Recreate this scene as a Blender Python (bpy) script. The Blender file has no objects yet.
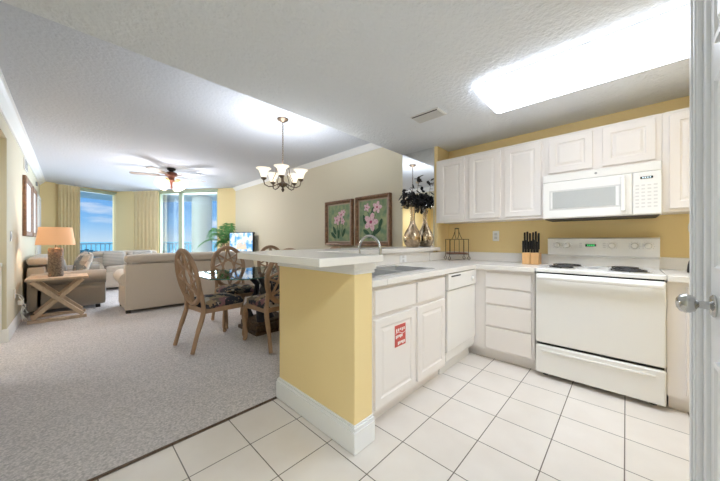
import bpy, bmesh, math, random
from mathutils import Vector, Matrix
random.seed(4)
PI = math.pi
SC = bpy.context.scene
COL = SC.collection
# ------------------------------------------------------------------ camera, world, lights, exposure
cam = bpy.data.cameras.new('camera'); cam.sensor_width = 36; cam.lens = 13.9; cam.clip_start = .02; cam.clip_end = 20000
camo = bpy.data.objects.new('camera', cam); COL.objects.link(camo)
camo.location = (0, 0, 1.15); camo.rotation_euler = (PI/2, 0, -math.asin(.7225))
SC.camera = camo
SC.view_settings.view_transform = 'Standard'; SC.view_settings.look = 'None'
SC.view_settings.gamma = 1; SC.view_settings.use_curve_mapping = False
SC.view_settings.exposure = 0.74
SC.cycles.use_denoising = True
SC.cycles.max_bounces = 10; SC.cycles.diffuse_bounces = 6; SC.cycles.glossy_bounces = 4
SC.cycles.transparent_max_bounces = 16; SC.cycles.transmission_bounces = 6
SC.cycles.sample_clamp_indirect = 4; SC.cycles.caustics_reflective = False; SC.cycles.caustics_refractive = False

w = bpy.data.worlds.new('sky'); SC.world = w; w.use_nodes = True
nt = w.node_tree; nt.nodes.clear()
def N(t, typ, **kw):
    n = t.nodes.new(typ)
    for k, v in kw.items(): setattr(n, k, v)
    return n
tc = N(nt, 'ShaderNodeTexCoord'); sx = N(nt, 'ShaderNodeSeparateXYZ'); nt.links.new(tc.outputs['Generated'], sx.inputs[0])
rp = N(nt, 'ShaderNodeValToRGB'); nt.links.new(sx.outputs['Z'], rp.inputs[0])
for p, c in ((0, (.56, .76, .95)), (.05, (.24, .54, .93)), (.16, (.11, .38, .90)), (.6, (.08, .32, .88))):
    e = rp.color_ramp.elements.new(p) if p not in (0,) else rp.color_ramp.elements[0]
    e.color = (*c, 1)
rp.color_ramp.elements[len(rp.color_ramp.elements)-1].color = (.08, .30, .80, 1)
mpw = N(nt, 'ShaderNodeMapping'); mpw.inputs['Scale'].default_value = (3, 3, 14); mpw.inputs['Location'].default_value = (.3, .7, .2)
nt.links.new(tc.outputs['Generated'], mpw.inputs[0])
nz = N(nt, 'ShaderNodeTexNoise'); nz.inputs['Scale'].default_value = 1.7; nz.inputs['Detail'].default_value = 7
nt.links.new(mpw.outputs[0], nz.inputs['Vector'])
cr = N(nt, 'ShaderNodeValToRGB'); nt.links.new(nz.outputs[0], cr.inputs[0])
cr.color_ramp.elements[0].position = .55; cr.color_ramp.elements[0].color = (0, 0, 0, 1)
cr.color_ramp.elements[1].position = .72; cr.color_ramp.elements[1].color = (.85, .85, .85, 1)
mx = N(nt, 'ShaderNodeMix', data_type='RGBA'); nt.links.new(cr.outputs[0], mx.inputs[0]); nt.links.new(rp.outputs[0], mx.inputs[6])
mx.inputs[7].default_value = (.93, .96, 1, 1)
bg = N(nt, 'ShaderNodeBackground'); bg.inputs[1].default_value = .60; nt.links.new(mx.outputs[2], bg.inputs[0])
wo = N(nt, 'ShaderNodeOutputWorld'); nt.links.new(bg.outputs[0], wo.inputs[0])

def light(name, typ, loc, power, color=(1, 1, 1), size=.1, sy=None, rot=(0, 0, 0), spread=None):
    l = bpy.data.lights.new(name, typ); l.energy = power; l.color = color
    if typ == 'AREA':
        l.size = size
        if sy: l.shape = 'RECTANGLE'; l.size_y = sy
    elif typ == 'POINT': l.shadow_soft_size = size
    o = bpy.data.objects.new(name, l); COL.objects.link(o); o.location = loc; o.rotation_euler = rot
    return o
# kitchen fluorescent fixture (lights just under its lens), then unseen fill lamps added in the entry and side hall
light('fluorescent_light', 'AREA', (2.30, .19, 2.225), 6, (.78, .88, 1), .44, 1.15).data.spread = math.radians(112)
light('entry_fill', 'AREA', (.02, -.55, 2.22), 17, (.74, .86, 1), .34, .34)  # added fill for the foreground and kitchen, no fixture behind the camera
light('hall_fill', 'AREA', (-1.4, 4.4, 2.22), 10, (.86, .92, 1), .5, .5)  # added fill in the side hall, no fixture there
_s = light('sun', 'SUN', (0, -30, 60), 1.5, (1, .96, .9)); _s.rotation_euler = (math.radians(38), 0, math.radians(-20)); _s.data.angle = .02
# daylight coming in by the two window openings
DAY = []

# ------------------------------------------------------------------ helpers
class MB:
    """collects shapes in one bmesh"""
    def __init__(s): s.bm = bmesh.new(); s.T = Matrix.Identity(4)
    def _put(s, b):
        b.transform(s.T)
        me = bpy.data.meshes.new('t'); b.to_mesh(me); b.free(); s.bm.from_mesh(me); bpy.data.meshes.remove(me)
    def box(s, x0, x1, y0, y1, z0, z1, bev=0, seg=2, rot=0):
        b = bmesh.new(); bmesh.ops.create_cube(b, size=1)
        dx, dy, dz = abs(x1-x0), abs(y1-y0), abs(z1-z0)
        bmesh.ops.scale(b, vec=(dx, dy, dz), verts=b.verts)
        if bev: bmesh.ops.bevel(b, geom=b.edges[:], offset=min(bev, .49*min(dx, dy, dz)), segments=seg, profile=.5, affect='EDGES')
        if rot: b.transform(Matrix.Rotation(rot, 4, 'Z'))
        b.transform(Matrix.Translation(((x0+x1)/2, (y0+y1)/2, (z0+z1)/2))); s._put(b); return s
    def soft(s, c, size, r=.05, puff=0, n=8, rot=None):
        """rounded, puffed cushion block"""
        b = bmesh.new(); bmesh.ops.create_cube(b, size=2)
        bmesh.ops.subdivide_edges(b, edges=b.edges[:], cuts=n, use_grid_fill=True)
        hx, hy, hz = size[0]/2, size[1]/2, size[2]/2
        r = min(r, hx, hy, hz)
        for v in b.verts:
            p = Vector(v.co)
            q = Vector((p.x*hx, p.y*hy, p.z*hz))
            i = Vector((max(-hx+r, min(hx-r, q.x)), max(-hy+r, min(hy-r, q.y)), max(-hz+r, min(hz-r, q.z))))
            d = q-i
            if d.length > 1e-6: q = i + d.normalized()*r*min(1, max(abs(d.x), abs(d.y), abs(d.z))/r if r else 1)
            k = puff*(1-p.x**2)*(1-p.y**2)*(1-p.z**2 if False else 1)
            m = min(range(3), key=lambda a: (hx, hy, hz)[a])
            o = [a for a in range(3) if a != m]
            k = puff*(1-p[o[0]]**2)*(1-p[o[1]]**2)
            q[m] += k*(p[m])
            v.co = q
        if rot: b.transform(rot)
        b.transform(Matrix.Translation(c)); s._put(b); return s
    def tube(s, pts, r, seg=8, closed=False, caps=True):
        pts = [Vector(p) for p in pts]; n = len(pts)
        rr = r if isinstance(r, (list, tuple)) else [r]*n
        b = bmesh.new(); rings = []; up = None
        for i, p in enumerate(pts):
            if closed: t = pts[(i+1) % n]-pts[i-1]
            else: t = pts[min(i+1, n-1)]-pts[max(i-1, 0)]
            t.normalize()
            if up is None: up = Vector((0, 0, 1)) if abs(t.z) < .9 else Vector((1, 0, 0))
            a = t.cross(up); 
            if a.length < 1e-4: a = t.cross(Vector((1, .3, 0)))
            a.normalize(); up = a.cross(t).normalized()
            rings.append([b.verts.new(p+rr[i]*(a*math.cos(2*PI*k/seg)+up*math.sin(2*PI*k/seg))) for k in range(seg)])
        for i in range(n if closed else n-1):
            A, B = rings[i], rings[(i+1) % n]
            for k in range(seg): b.faces.new((A[k], A[(k+1) % seg], B[(k+1) % seg], B[k]))
        if not closed and caps: b.faces.new(rings[0][::-1]); b.faces.new(rings[-1])
        bmesh.ops.recalc_face_normals(b, faces=b.faces[:]); s._put(b); return s
    def lathe(s, prof, c=(0, 0, 0), seg=24, closed=False, M=None):
        b = bmesh.new(); rings = []
        for r, z in prof:
            rings.append([b.verts.new((max(r, .0004)*math.cos(2*PI*k/seg), max(r, .0004)*math.sin(2*PI*k/seg), z)) for k in range(seg)])
        for A, B in zip(rings, rings[1:]):
            for k in range(seg): b.faces.new((A[k], A[(k+1) % seg], B[(k+1) % seg], B[k]))
        if closed:
            for k in range(seg): b.faces.new((rings[-1][k], rings[-1][(k+1) % seg], rings[0][(k+1) % seg], rings[0][k]))
        else: b.faces.new(rings[0][::-1]); b.faces.new(rings[-1])
        bmesh.ops.recalc_face_normals(b, faces=b.faces[:])
        if M is not None: b.transform(M)
        b.transform(Matrix.Translation(c)); s._put(b); return s
    def prism(s, poly, z0, z1, M=None, bev=0):
        b = bmesh.new()
        A = [b.verts.new((x, y, z0)) for x, y in poly]; B = [b.verts.new((x, y, z1)) for x, y in poly]
        n = len(poly)
        b.faces.new(A[::-1]); b.faces.new(B)
        for i in range(n): b.faces.new((A[i], A[(i+1) % n], B[(i+1) % n], B[i]))
        bmesh.ops.recalc_face_normals(b, faces=b.faces[:])
        if bev: bmesh.ops.bevel(b, geom=b.edges[:], offset=bev, segments=2, profile=.5, affect='EDGES')
        if M is not None: b.transform(M)
        s._put(b); return s
    def sweep(s, prof, A, B, up=Vector((0, 0, 1))):
        """prof = (side, up) pairs extruded from A to B; side = right-hand of travel"""
        A = Vector(A); B = Vector(B); t = (B-A).normalized(); side = t.cross(up).normalized()
        b = bmesh.new()
        R = [[b.verts.new(P+side*x+up*y) for x, y in prof] for P in (A, B)]
        n = len(prof)
        for i in range(n): b.faces.new((R[0][i], R[0][(i+1) % n], R[1][(i+1) % n], R[1][i]))
        b.faces.new(R[0][::-1]); b.faces.new(R[1])
        bmesh.ops.recalc_face_normals(b, faces=b.faces[:]); s._put(b); return s
    def rings(s, w, h, prof):
        """panel in xz plane, centred x, bottom z=0, facing -y. prof=(inset, y)"""
        b = bmesh.new(); R = []
        for i, y in prof:
            R.append([b.verts.new((x, y, z)) for x, z in ((-w/2+i, i), (w/2-i, i), (w/2-i, h-i), (-w/2+i, h-i))])
        for A, B in zip(R, R[1:]):
            for k in range(4): b.faces.new((A[k], A[(k+1) % 4], B[(k+1) % 4], B[k]))
        b.faces.new(R[-1]); b.faces.new(R[0][::-1])
        bmesh.ops.recalc_face_normals(b, faces=b.faces[:]); s._put(b); return s
    def ball(s, c, r, sc=(1, 1, 1), seg=16):
        b = bmesh.new(); bmesh.ops.create_uvsphere(b, u_segments=seg, v_segments=seg//2+2, radius=r)
        b.transform(Matrix.Diagonal((*sc, 1))); b.transform(Matrix.Translation(c)); s._put(b); return s
    def poly(s, pts):
        b = bmesh.new(); b.faces.new([b.verts.new(p) for p in pts]); s._put(b); return s

def WM(o):
    m = Matrix.Identity(4)
    while o is not None:
        m = (Matrix.Translation(o.location) @ o.rotation_euler.to_matrix().to_4x4()) @ m; o = o.parent
    return m
def obj(name, mb, mat, parent=None, smooth=False, loc=None, local=False, label=None):
    """mesh given in world coords (or local to the parent)"""
    me = bpy.data.meshes.new(name)
    if loc is not None: mb.bm.transform(Matrix.Translation([-q for q in loc]))
    elif parent is not None and not local: mb.bm.transform(WM(parent).inverted())
    mb.bm.to_mesh(me); mb.bm.free()
    for m in (mat if isinstance(mat, (list, tuple)) else [mat]): me.materials.append(m)
    o = bpy.data.objects.new(name, me); COL.objects.link(o)
    if parent is not None: o.parent = parent
    if loc is not None: o.location = loc
    if smooth:
        me.polygons.foreach_set('use_smooth', [True]*len(me.polygons))
        me.set_sharp_from_angle(angle=math.radians(40))
    if label: o['label'] = label
    return o
def tag(o, label, cat, group=None, kind=None):
    o['label'] = label; o['category'] = cat
    if group: o['group'] = group
    if kind: o['kind'] = kind
    return o
def thing(name, label, cat, loc=(0, 0, 0), rz=0, group=None):
    o = bpy.data.objects.new(name, None); COL.objects.link(o); o.location = loc; o.rotation_euler = (0, 0, rz)
    o.empty_display_size = .1
    return tag(o, label, cat, group)
def struct(name, mb, mat, parent=None, smooth=False, label=None):
    o = obj(name, mb, mat, parent, smooth)
    if parent is None: o['kind'] = 'structure'; o['label'] = label or name.replace('_', ' ')
    return o
def dup(root, loc, rz, label, group=None):
    r = root.copy(); COL.objects.link(r); r.location = loc; r.rotation_euler = (0, 0, rz); r['label'] = label
    if group: r['group'] = group
    def rec(a, b):
        for ch in list(a.children):
            if ch is b: continue
            c = ch.copy(); COL.objects.link(c); c.parent = b; rec(ch, c)
    rec(root, r); return r

# ------------------------------------------------------------------ materials
def lin(c): return tuple((x/255/12.92 if x/255 <= .04045 else ((x/255+.055)/1.055)**2.4) for x in c)
def mat(name, rgb, rough=.5, metal=0, noise=None, bump=None, spec=None, emit=None, alpha=None, trans=0, ior=None, coat=0, sheen=0):
    m = bpy.data.materials.new(name); m.use_nodes = True; t = m.node_tree; b = t.nodes['Principled BSDF']
    c = lin(rgb)
    b.inputs['Base Color'].default_value = (*c, 1); b.inputs['Roughness'].default_value = rough; b.inputs['Metallic'].default_value = metal
    if spec is not None: b.inputs['Specular IOR Level'].default_value = spec
    if trans: b.inputs['Transmission Weight'].default_value = trans
    if ior: b.inputs['IOR'].default_value = ior
    if coat: b.inputs['Coat Weight'].default_value = coat
    if sheen: b.inputs['Sheen Weight'].default_value = sheen
    if emit: b.inputs['Emission Color'].default_value = (*lin(emit[0]), 1); b.inputs['Emission Strength'].default_value = emit[1]
    tco = t.nodes.new('ShaderNodeTexCoord')
    if noise:                                   # (scale, amount, [stretch], [rgb2])
        mp = t.nodes.new('ShaderNodeMapping'); mp.inputs['Scale'].default_value = noise[2] if len(noise) > 2 and noise[2] else (1, 1, 1)
        t.links.new(tco.outputs['Object'], mp.inputs[0])
        n = t.nodes.new('ShaderNodeTexNoise'); n.inputs['Scale'].default_value = noise[0]; n.inputs['Detail'].default_value = 5
        t.links.new(mp.outputs[0], n.inputs['Vector'])
        r = t.nodes.new('ShaderNodeValToRGB'); t.links.new(n.outputs[0], r.inputs[0])
        r.color_ramp.elements[0].position = .35; r.color_ramp.elements[1].position = .65
        c2 = lin(noise[3]) if len(noise) > 3 else tuple(x*(1-noise[1]) for x in c)
        r.color_ramp.elements[0].color = (*c2, 1); r.color_ramp.elements[1].color = (*c, 1)
        t.links.new(r.outputs[0], b.inputs['Base Color'])
    if bump:                                    # (scale, strength, [distance])
        n = t.nodes.new('ShaderNodeTexNoise'); n.inputs['Scale'].default_value = bump[0]; n.inputs['Detail'].default_value = 3
        t.links.new(tco.outputs['Object'], n.inputs['Vector'])
        bp = t.nodes.new('ShaderNodeBump'); bp.inputs['Strength'].default_value = bump[1]; bp.inputs['Distance'].default_value = bump[2] if len(bump) > 2 else .01
        t.links.new(n.outputs[0], bp.inputs['Height']); t.links.new(bp.outputs[0], b.inputs['Normal'])
    return m
def glass_mat(name, tint=(1, 1, 1), refl=.12):
    m = bpy.data.materials.new(name); m.use_nodes = True; t = m.node_tree; t.nodes.clear()
    tr = N(t, 'ShaderNodeBsdfTransparent'); tr.inputs[0].default_value = (*tint, 1)
    gl = N(t, 'ShaderNodeBsdfGlossy'); gl.inputs['Roughness'].default_value = .01
    lw = N(t, 'ShaderNodeFresnel'); lw.inputs['IOR'].default_value = 1.45
    mu = N(t, 'ShaderNodeMath', operation='MULTIPLY'); mu.inputs[1].default_value = refl/.04*.35; mu.use_clamp = True
    t.links.new(lw.outputs[0], mu.inputs[0])
    mix = N(t, 'ShaderNodeMixShader'); t.links.new(mu.outputs[0], mix.inputs[0]); t.links.new(tr.outputs[0], mix.inputs[1]); t.links.new(gl.outputs[0], mix.inputs[2])
    o = N(t, 'ShaderNodeOutputMaterial'); t.links.new(mix.outputs[0], o.inputs[0]); return m
M = {}
M['yellow'] = mat('kitchen yellow paint', (243, 219, 162), .7, bump=(60, .15, .003))
M['beige'] = mat('living beige paint', (224, 216, 194), .75, bump=(60, .15, .003))
M['beige2'] = mat('darkened left wall beige', (212, 206, 184), .75, bump=(60, .15, .003))  # living beige darkened to offset the strong light on the left wall
M['gold'] = mat('living gold paint', (238, 218, 165), .75, bump=(60, .15, .003))
M['ceiling'] = mat('knockdown ceiling', (232, 235, 240), .9, bump=(38, .9, .012))
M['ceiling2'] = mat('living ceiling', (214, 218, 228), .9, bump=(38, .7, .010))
M['trim'] = mat('white trim paint', (240, 240, 240), .4)
M['cab'] = mat('white cabinet paint', (240, 234, 230), .38)
M['app'] = mat('white appliance enamel', (240, 238, 235), .2)
M['app2'] = mat('appliance shade white', (214, 212, 210), .3)
M['counter'] = mat('white speckled laminate', (240, 236, 231), .22, noise=(320, .05))
M['door'] = mat('white door paint', (238, 240, 244), .35)
M['steel'] = mat('brushed steel', (225, 225, 225), .42, .85)
M['nickel'] = mat('satin nickel', (190, 190, 188), .2, 1)
M['black'] = mat('black plastic', (16, 16, 17), .35)
M['dark'] = mat('dark gap', (22, 20, 20), .6)
M['coil'] = mat('burner coil', (50, 48, 48), .5)
M['grey'] = mat('grey print', (150, 150, 150), .5)
M['glassgrey'] = mat('microwave window', (196, 198, 197), .12, noise=(900, .2))
M['wood'] = mat('chair wood', (176, 142, 112), .45, noise=(9, .3, (1, 1, .15)))
M['lightwood'] = mat('whitewashed wood', (205, 182, 156), .6, noise=(14, .25, (1, .2, .2)))
M['block'] = mat('beech block', (226, 178, 122), .5, noise=(30, .18, (1, 1, .1)))
M['sofa'] = mat('taupe upholstery', (204, 192, 178), .9, noise=(220, .12), sheen=.2)
M['sofag'] = mat('grey taupe upholstery', (160, 152, 141), .9, noise=(220, .12), sheen=.2)
M['feet'] = mat('dark feet', (40, 32, 28), .5)
M['bronze'] = mat('aged bronze', (120, 104, 90), .4, .8)
M['copper'] = mat('fan bronze', (110, 66, 54), .35, .6)
M['blade'] = mat('fan blade', (150, 138, 130), .5, noise=(20, .15, (1, 1, .2)))
M['shade'] = mat('frosted glass lit', (250, 240, 225), .5, emit=((255, 244, 224), .6))
M['shade2'] = mat('amber glass lit', (250, 236, 200), .5, emit=((255, 214, 140), .35))
M['lampshade'] = mat('linen lamp shade', (226, 184, 146), .8, emit=((255, 184, 130), .22))
M['rattan'] = mat('dark woven rattan', (150, 138, 124), .7, noise=(60, .6), bump=(70, 1, .02))
M['frame'] = mat('walnut gilt frame', (150, 112, 84), .4, noise=(26, .4))
M['gilt'] = mat('silver gilt lip', (176, 158, 140), .35, .3)
M['canvas'] = mat('painted canvas', (164, 172, 130), .8, noise=(11, .5, None, (112, 142, 112)))
M['petal'] = mat('pink petal paint', (214, 160, 178), .8, noise=(40, .3, None, (236, 214, 216)))
M['petalc'] = mat('magenta throat paint', (176, 70, 110), .8)
M['stemp'] = mat('painted leaf', (62, 96, 70), .8, noise=(40, .3))
M['leaf'] = mat('palm leaf', (84, 150, 76), .5, noise=(20, .35))
M['blackleaf'] = mat('black leaf', (30, 30, 36), .5)
M['blossom'] = mat('white blossom', (235, 225, 205), .7)
M['mirror'] = mat('mirror silver', (236, 238, 238), .01, 1)
M['mercury'] = mat('mercury glass', (226, 200, 168), .12, 1, noise=(28, .4), bump=(22, .5, .01))
M['glass'] = glass_mat('clear glass', (1, 1, 1), .08)
M['tglass'] = glass_mat('table glass', (.88, .95, .93), .10)
M['gedge'] = mat('green glass edge', (120, 160, 150), .1, trans=.5)
M['winframe'] = mat('window frame', (184, 196, 172), .4)
M['white'] = mat('exterior white', (190, 197, 202), .6)
M['rail'] = mat('railing paint', (190, 205, 212), .5)
M['teal'] = mat('teal plastic', (30, 120, 150), .5)
M['pot'] = mat('dark pot', (70, 52, 40), .6)
M['red'] = mat('red print', (205, 84, 74), .5)
M['label'] = mat('label white', (245, 236, 232), .5)
M['cord'] = mat('white cord', (235, 235, 230), .5)
M['green'] = mat('green display', (20, 60, 30), .3, emit=((60, 200, 110), .8))
M['display'] = mat('black display', (10, 12, 14), .15)
M['digits'] = mat('display digits', (200, 220, 230), .3, emit=((190, 215, 230), .6))
M['wire'] = mat('bronze wire', (92, 78, 62), .4, .6)
M['tray'] = mat('brown tray', (128, 72, 48), .5)
M['curtain'] = mat('gold drapery', (232, 216, 176), .85, noise=(90, .08, (1, 1, .1)))
M['lens'] = mat('fixture lens', (255, 255, 255), .5, emit=((232, 241, 255), 2.7))
M['pat'] = None
def voro(name, cols, scale, rough=.85, stripes=None):
    m = bpy.data.materials.new(name); m.use_nodes = True; t = m.node_tree; b = t.nodes['Principled BSDF']; b.inputs['Roughness'].default_value = rough
    tco = N(t, 'ShaderNodeTexCoord')
    if stripes:
        v = N(t, 'ShaderNodeTexWave', wave_type='BANDS', bands_direction=stripes); v.inputs['Scale'].default_value = scale; v.inputs['Distortion'].default_value = .6
        t.links.new(tco.outputs['Object'], v.inputs['Vector']); src = v.outputs[0]
    else:
        nz = N(t, 'ShaderNodeTexNoise'); nz.inputs['Scale'].default_value = scale*1.5
        t.links.new(tco.outputs['Object'], nz.inputs['Vector'])
        mxx = N(t, 'ShaderNodeMix', data_type='RGBA'); mxx.inputs[0].default_value = .12
        t.links.new(tco.outputs['Object'], mxx.inputs[6]); t.links.new(nz.outputs[1], mxx.inputs[7])
        v = N(t, 'ShaderNodeTexVoronoi'); v.inputs['Scale'].default_value = scale; t.links.new(mxx.outputs[2], v.inputs['Vector'])
        sp = N(t, 'ShaderNodeSeparateColor'); t.links.new(v.outputs['Color'], sp.inputs[0]); src = sp.outputs[0]
    r = N(t, 'ShaderNodeValToRGB'); t.links.new(src, r.inputs[0]); r.color_ramp.interpolation = 'CONSTANT' if not stripes else 'LINEAR'
    n = len(cols)
    for i, c in enumerate(cols):
        e = r.color_ramp.elements[0] if i == 0 else r.color_ramp.elements.new(i/n)
        e.color = (*lin(c), 1)
    last = r.color_ramp.elements[len(r.color_ramp.elements)-1]; last.color = (*lin(cols[-1]), 1)
    t.links.new(r.outputs[0], b.inputs['Base Color']); return m
M['seat'] = voro('floral tapestry', [(36, 34, 44), (104, 92, 80), (128, 88, 92), (40, 40, 50), (150, 126, 98), (46, 48, 60), (172, 160, 146)], 16)
M['pillow'] = voro('patterned pillow', [(180, 176, 168), (110, 118, 124), (150, 146, 138), (206, 200, 190)], 14)
M['pillow2'] = voro('striped pillow', [(186, 180, 170), (116, 124, 132), (210, 204, 196)], 9, stripes='Z')
M['navy'] = mat('dark carved pedestal', (40, 40, 52), .3, noise=(25, .4))
M['weave'] = mat('woven pedestal base', (104, 80, 62), .6, noise=(30, .5), bump=(40, .8, .02))

def tile_mat():
    m = bpy.data.materials.new('ceramic floor tile'); m.use_nodes = True; t = m.node_tree; b = t.nodes['Principled BSDF']
    g = N(t, 'ShaderNodeNewGeometry'); mp = N(t, 'ShaderNodeMapping'); mp.inputs['Location'].default_value = (-1.011+.3055*20, -.922+.3055*30, 0)
    t.links.new(g.outputs['Position'], mp.inputs[0])
    br = N(t, 'ShaderNodeTexBrick'); br.offset = 0; br.squash = 1
    br.inputs['Scale'].default_value = 1; br.inputs['Brick Width'].default_value = .3055; br.inputs['Row Height'].default_value = .3055
    br.inputs['Mortar Size'].default_value = .0028; br.inputs['Mortar Smooth'].default_value = .15; br.inputs['Bias'].default_value = 0
    br.inputs['Color1'].default_value = (*lin((238, 232, 226)), 1); br.inputs['Color2'].default_value = (*lin((232, 226, 219)), 1)
    br.inputs['Mortar'].default_value = (*lin((112, 104, 94)), 1)
    t.links.new(mp.outputs[0], br.inputs['Vector'])
    n = N(t, 'ShaderNodeTexNoise'); n.inputs['Scale'].default_value = 5; n.inputs['Detail'].default_value = 6; t.links.new(g.outputs['Position'], n.inputs['Vector'])
    r = N(t, 'ShaderNodeValToRGB'); t.links.new(n.outputs[0], r.inputs[0]); r.color_ramp.elements[0].color = (.86, .83, .80, 1); r.color_ramp.elements[1].color = (1, 1, 1, 1)
    mu = N(t, 'ShaderNodeMix', data_type='RGBA', blend_type='MULTIPLY'); mu.inputs[0].default_value = 1
    t.links.new(br.outputs['Color'], mu.inputs[6]); t.links.new(r.outputs[0], mu.inputs[7]); t.links.new(mu.outputs[2], b.inputs['Base Color'])
    b.inputs['Roughness'].default_value = .38
    bp = N(t, 'ShaderNodeBump'); bp.inputs['Strength'].default_value = .5; bp.inputs['Distance'].default_value = .004; bp.invert = True
    t.links.new(br.outputs['Fac'], bp.inputs['Height']); t.links.new(bp.outputs[0], b.inputs['Normal']); return m
M['tile'] = tile_mat()
def carpet_mat():
    m = bpy.data.materials.new('cut pile carpet'); m.use_nodes = True; t = m.node_tree; b = t.nodes['Principled BSDF']; b.inputs['Roughness'].default_value = 1
    b.inputs['Specular IOR Level'].default_value = .1
    g = N(t, 'ShaderNodeNewGeometry')
    n = N(t, 'ShaderNodeTexNoise'); n.inputs['Scale'].default_value = 75; n.inputs['Detail'].default_value = 5; n.inputs['Roughness'].default_value = .7; t.links.new(g.outputs['Position'], n.inputs['Vector'])
    r = N(t, 'ShaderNodeValToRGB'); t.links.new(n.outputs[0], r.inputs[0])
    for e, p, c in ((0, .36, (192, 187, 186)), (1, .64, (246, 239, 237))):
        r.color_ramp.elements[e].position = p; r.color_ramp.elements[e].color = (*lin(c), 1)
    n2 = N(t, 'ShaderNodeTexNoise'); n2.inputs['Scale'].default_value = 1.6; n2.inputs['Detail'].default_value = 3; t.links.new(g.outputs['Position'], n2.inputs['Vector'])
    r2 = N(t, 'ShaderNodeValToRGB'); t.links.new(n2.outputs[0], r2.inputs[0]); r2.color_ramp.elements[0].color = (.82, .82, .83, 1); r2.color_ramp.elements[1].color = (1, 1, 1, 1)
    mu = N(t, 'ShaderNodeMix', data_type='RGBA', blend_type='MULTIPLY'); mu.inputs[0].default_value = 1
    t.links.new(r.outputs[0], mu.inputs[6]); t.links.new(r2.outputs[0], mu.inputs[7]); t.links.new(mu.outputs[2], b.inputs['Base Color'])
    bp = N(t, 'ShaderNodeBump'); bp.inputs['Strength'].default_value = .8; bp.inputs['Distance'].default_value = .012
    t.links.new(n.outputs[0], bp.inputs['Height']); t.links.new(bp.outputs[0], b.inputs['Normal']); return m
M['carpet'] = carpet_mat()
def sea_mat():
    m = bpy.data.materials.new('sea water'); m.use_nodes = True; t = m.node_tree; b = t.nodes['Principled BSDF']
    g = N(t, 'ShaderNodeNewGeometry'); n = N(t, 'ShaderNodeTexNoise'); n.inputs['Scale'].default_value = .02; n.inputs['Detail'].default_value = 8
    t.links.new(g.outputs['Position'], n.inputs['Vector']); r = N(t, 'ShaderNodeValToRGB'); t.links.new(n.outputs[0], r.inputs[0])
    r.color_ramp.elements[0].color = (*lin((110, 205, 220)), 1); r.color_ramp.elements[1].color = (*lin((170, 232, 236)), 1)
    t.links.new(r.outputs[0], b.inputs['Base Color']); b.inputs['Roughness'].default_value = 1; b.inputs['Specular IOR Level'].default_value = 0; return m
M['sea'] = sea_mat()
def tv_mat():
    m = bpy.data.materials.new('television picture'); m.use_nodes = True; t = m.node_tree; b = t.nodes['Principled BSDF']
    tco = N(t, 'ShaderNodeTexCoord'); sp = N(t, 'ShaderNodeSeparateXYZ'); t.links.new(tco.outputs['Object'], sp.inputs[0])
    n = N(t, 'ShaderNodeTexNoise'); n.inputs['Scale'].default_value = 7; n.inputs['Detail'].default_value = 4; t.links.new(tco.outputs['Object'], n.inputs['Vector'])
    r = N(t, 'ShaderNodeValToRGB'); t.links.new(n.outputs[0], r.inputs[0])
    r.color_ramp.elements[0].position = .42; r.color_ramp.elements[0].color = (*lin((90, 160, 225)), 1)
    r.color_ramp.elements[1].position = .58; r.color_ramp.elements[1].color = (*lin((230, 240, 248)), 1)
    b.inputs['Base Color'].default_value = (.01, .01, .01, 1); b.inputs['Roughness'].default_value = .1
    t.links.new(r.outputs[0], b.inputs['Emission Color']); b.inputs['Emission Strength'].default_value = .9; return m
M['tv'] = tv_mat()
M['tvsand'] = mat('screen sand colour', (30, 20, 15), .3, emit=((226, 206, 180), .8))

# ------------------------------------------------------------------ ROOM SHELL
H1, H2 = 2.30, 2.57            # kitchen and living ceilings
XL, XR, XK = -.49, 3.10, 3.40  # left wall, living right wall, range wall
YS = 2.17                      # where the kitchen ceiling steps up
A_, B_, C_ = (XL, 10.05), (.93, 10.72), (XR, 7.62)   # window walls corners
struct('floor', MB().box(-.62, 3.6, -1.5, 1.845, -.1, 0), M['tile'], label='square cream ceramic tile floor of the kitchen')
fl = MB(); fl.prism([(-3, 1.845), (3.3, 1.845), (3.3, 7.62), (C_[0]+.05, C_[1]), (.95, 10.8), (-.62, 10.12), (-3, 10.12)], -.1, .004)
struct('floor_carpet', fl, M['carpet'], label='grey beige cut pile carpet of the living room')
struct('trim_1', MB().sweep([(-.008, 0), (.009, 0), (.006, .006), (-.005, .007)], (-.49, 1.848, .002), (1.045, 1.848, .002)), M['weave'], label='narrow brown edge strip between carpet and tile')
struct('ceiling', MB().box(-.62, 3.6, -1.5, YS, H1, H1+.4), M['ceiling'], label='lower textured kitchen ceiling')
cl = MB(); cl.prism([(-3, YS+.001), (3.4, YS+.001), (3.4, 7.7), (.98, 11.05), (-.62, 10.4), (-3, 10.3)], H2, H2+.13)
struct('ceiling_living', cl, M['ceiling2'], label='raised smooth living room ceiling')
struct('wall_range', MB().box(XK, XK+.12, -.74, 1.66, 0, H1), M['yellow'], label='yellow kitchen wall behind the range')
struct('wall_jog', MB().box(XR, XK+.12, 1.66, 1.70, 0, H1), M['yellow'], label='narrow yellow return wall beside the mirror')
struct('wall_right', MB().box(XR, XR+.3, 1.701, 7.72, 0, H2), M['beige'], label='beige living room wall with the flower pictures')
struct('wall_kitchen_side', MB().box(1.6, XK+.12, -.74, -.62, 0, H1), M['yellow'], label='yellow side wall at the end of the range run')
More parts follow.
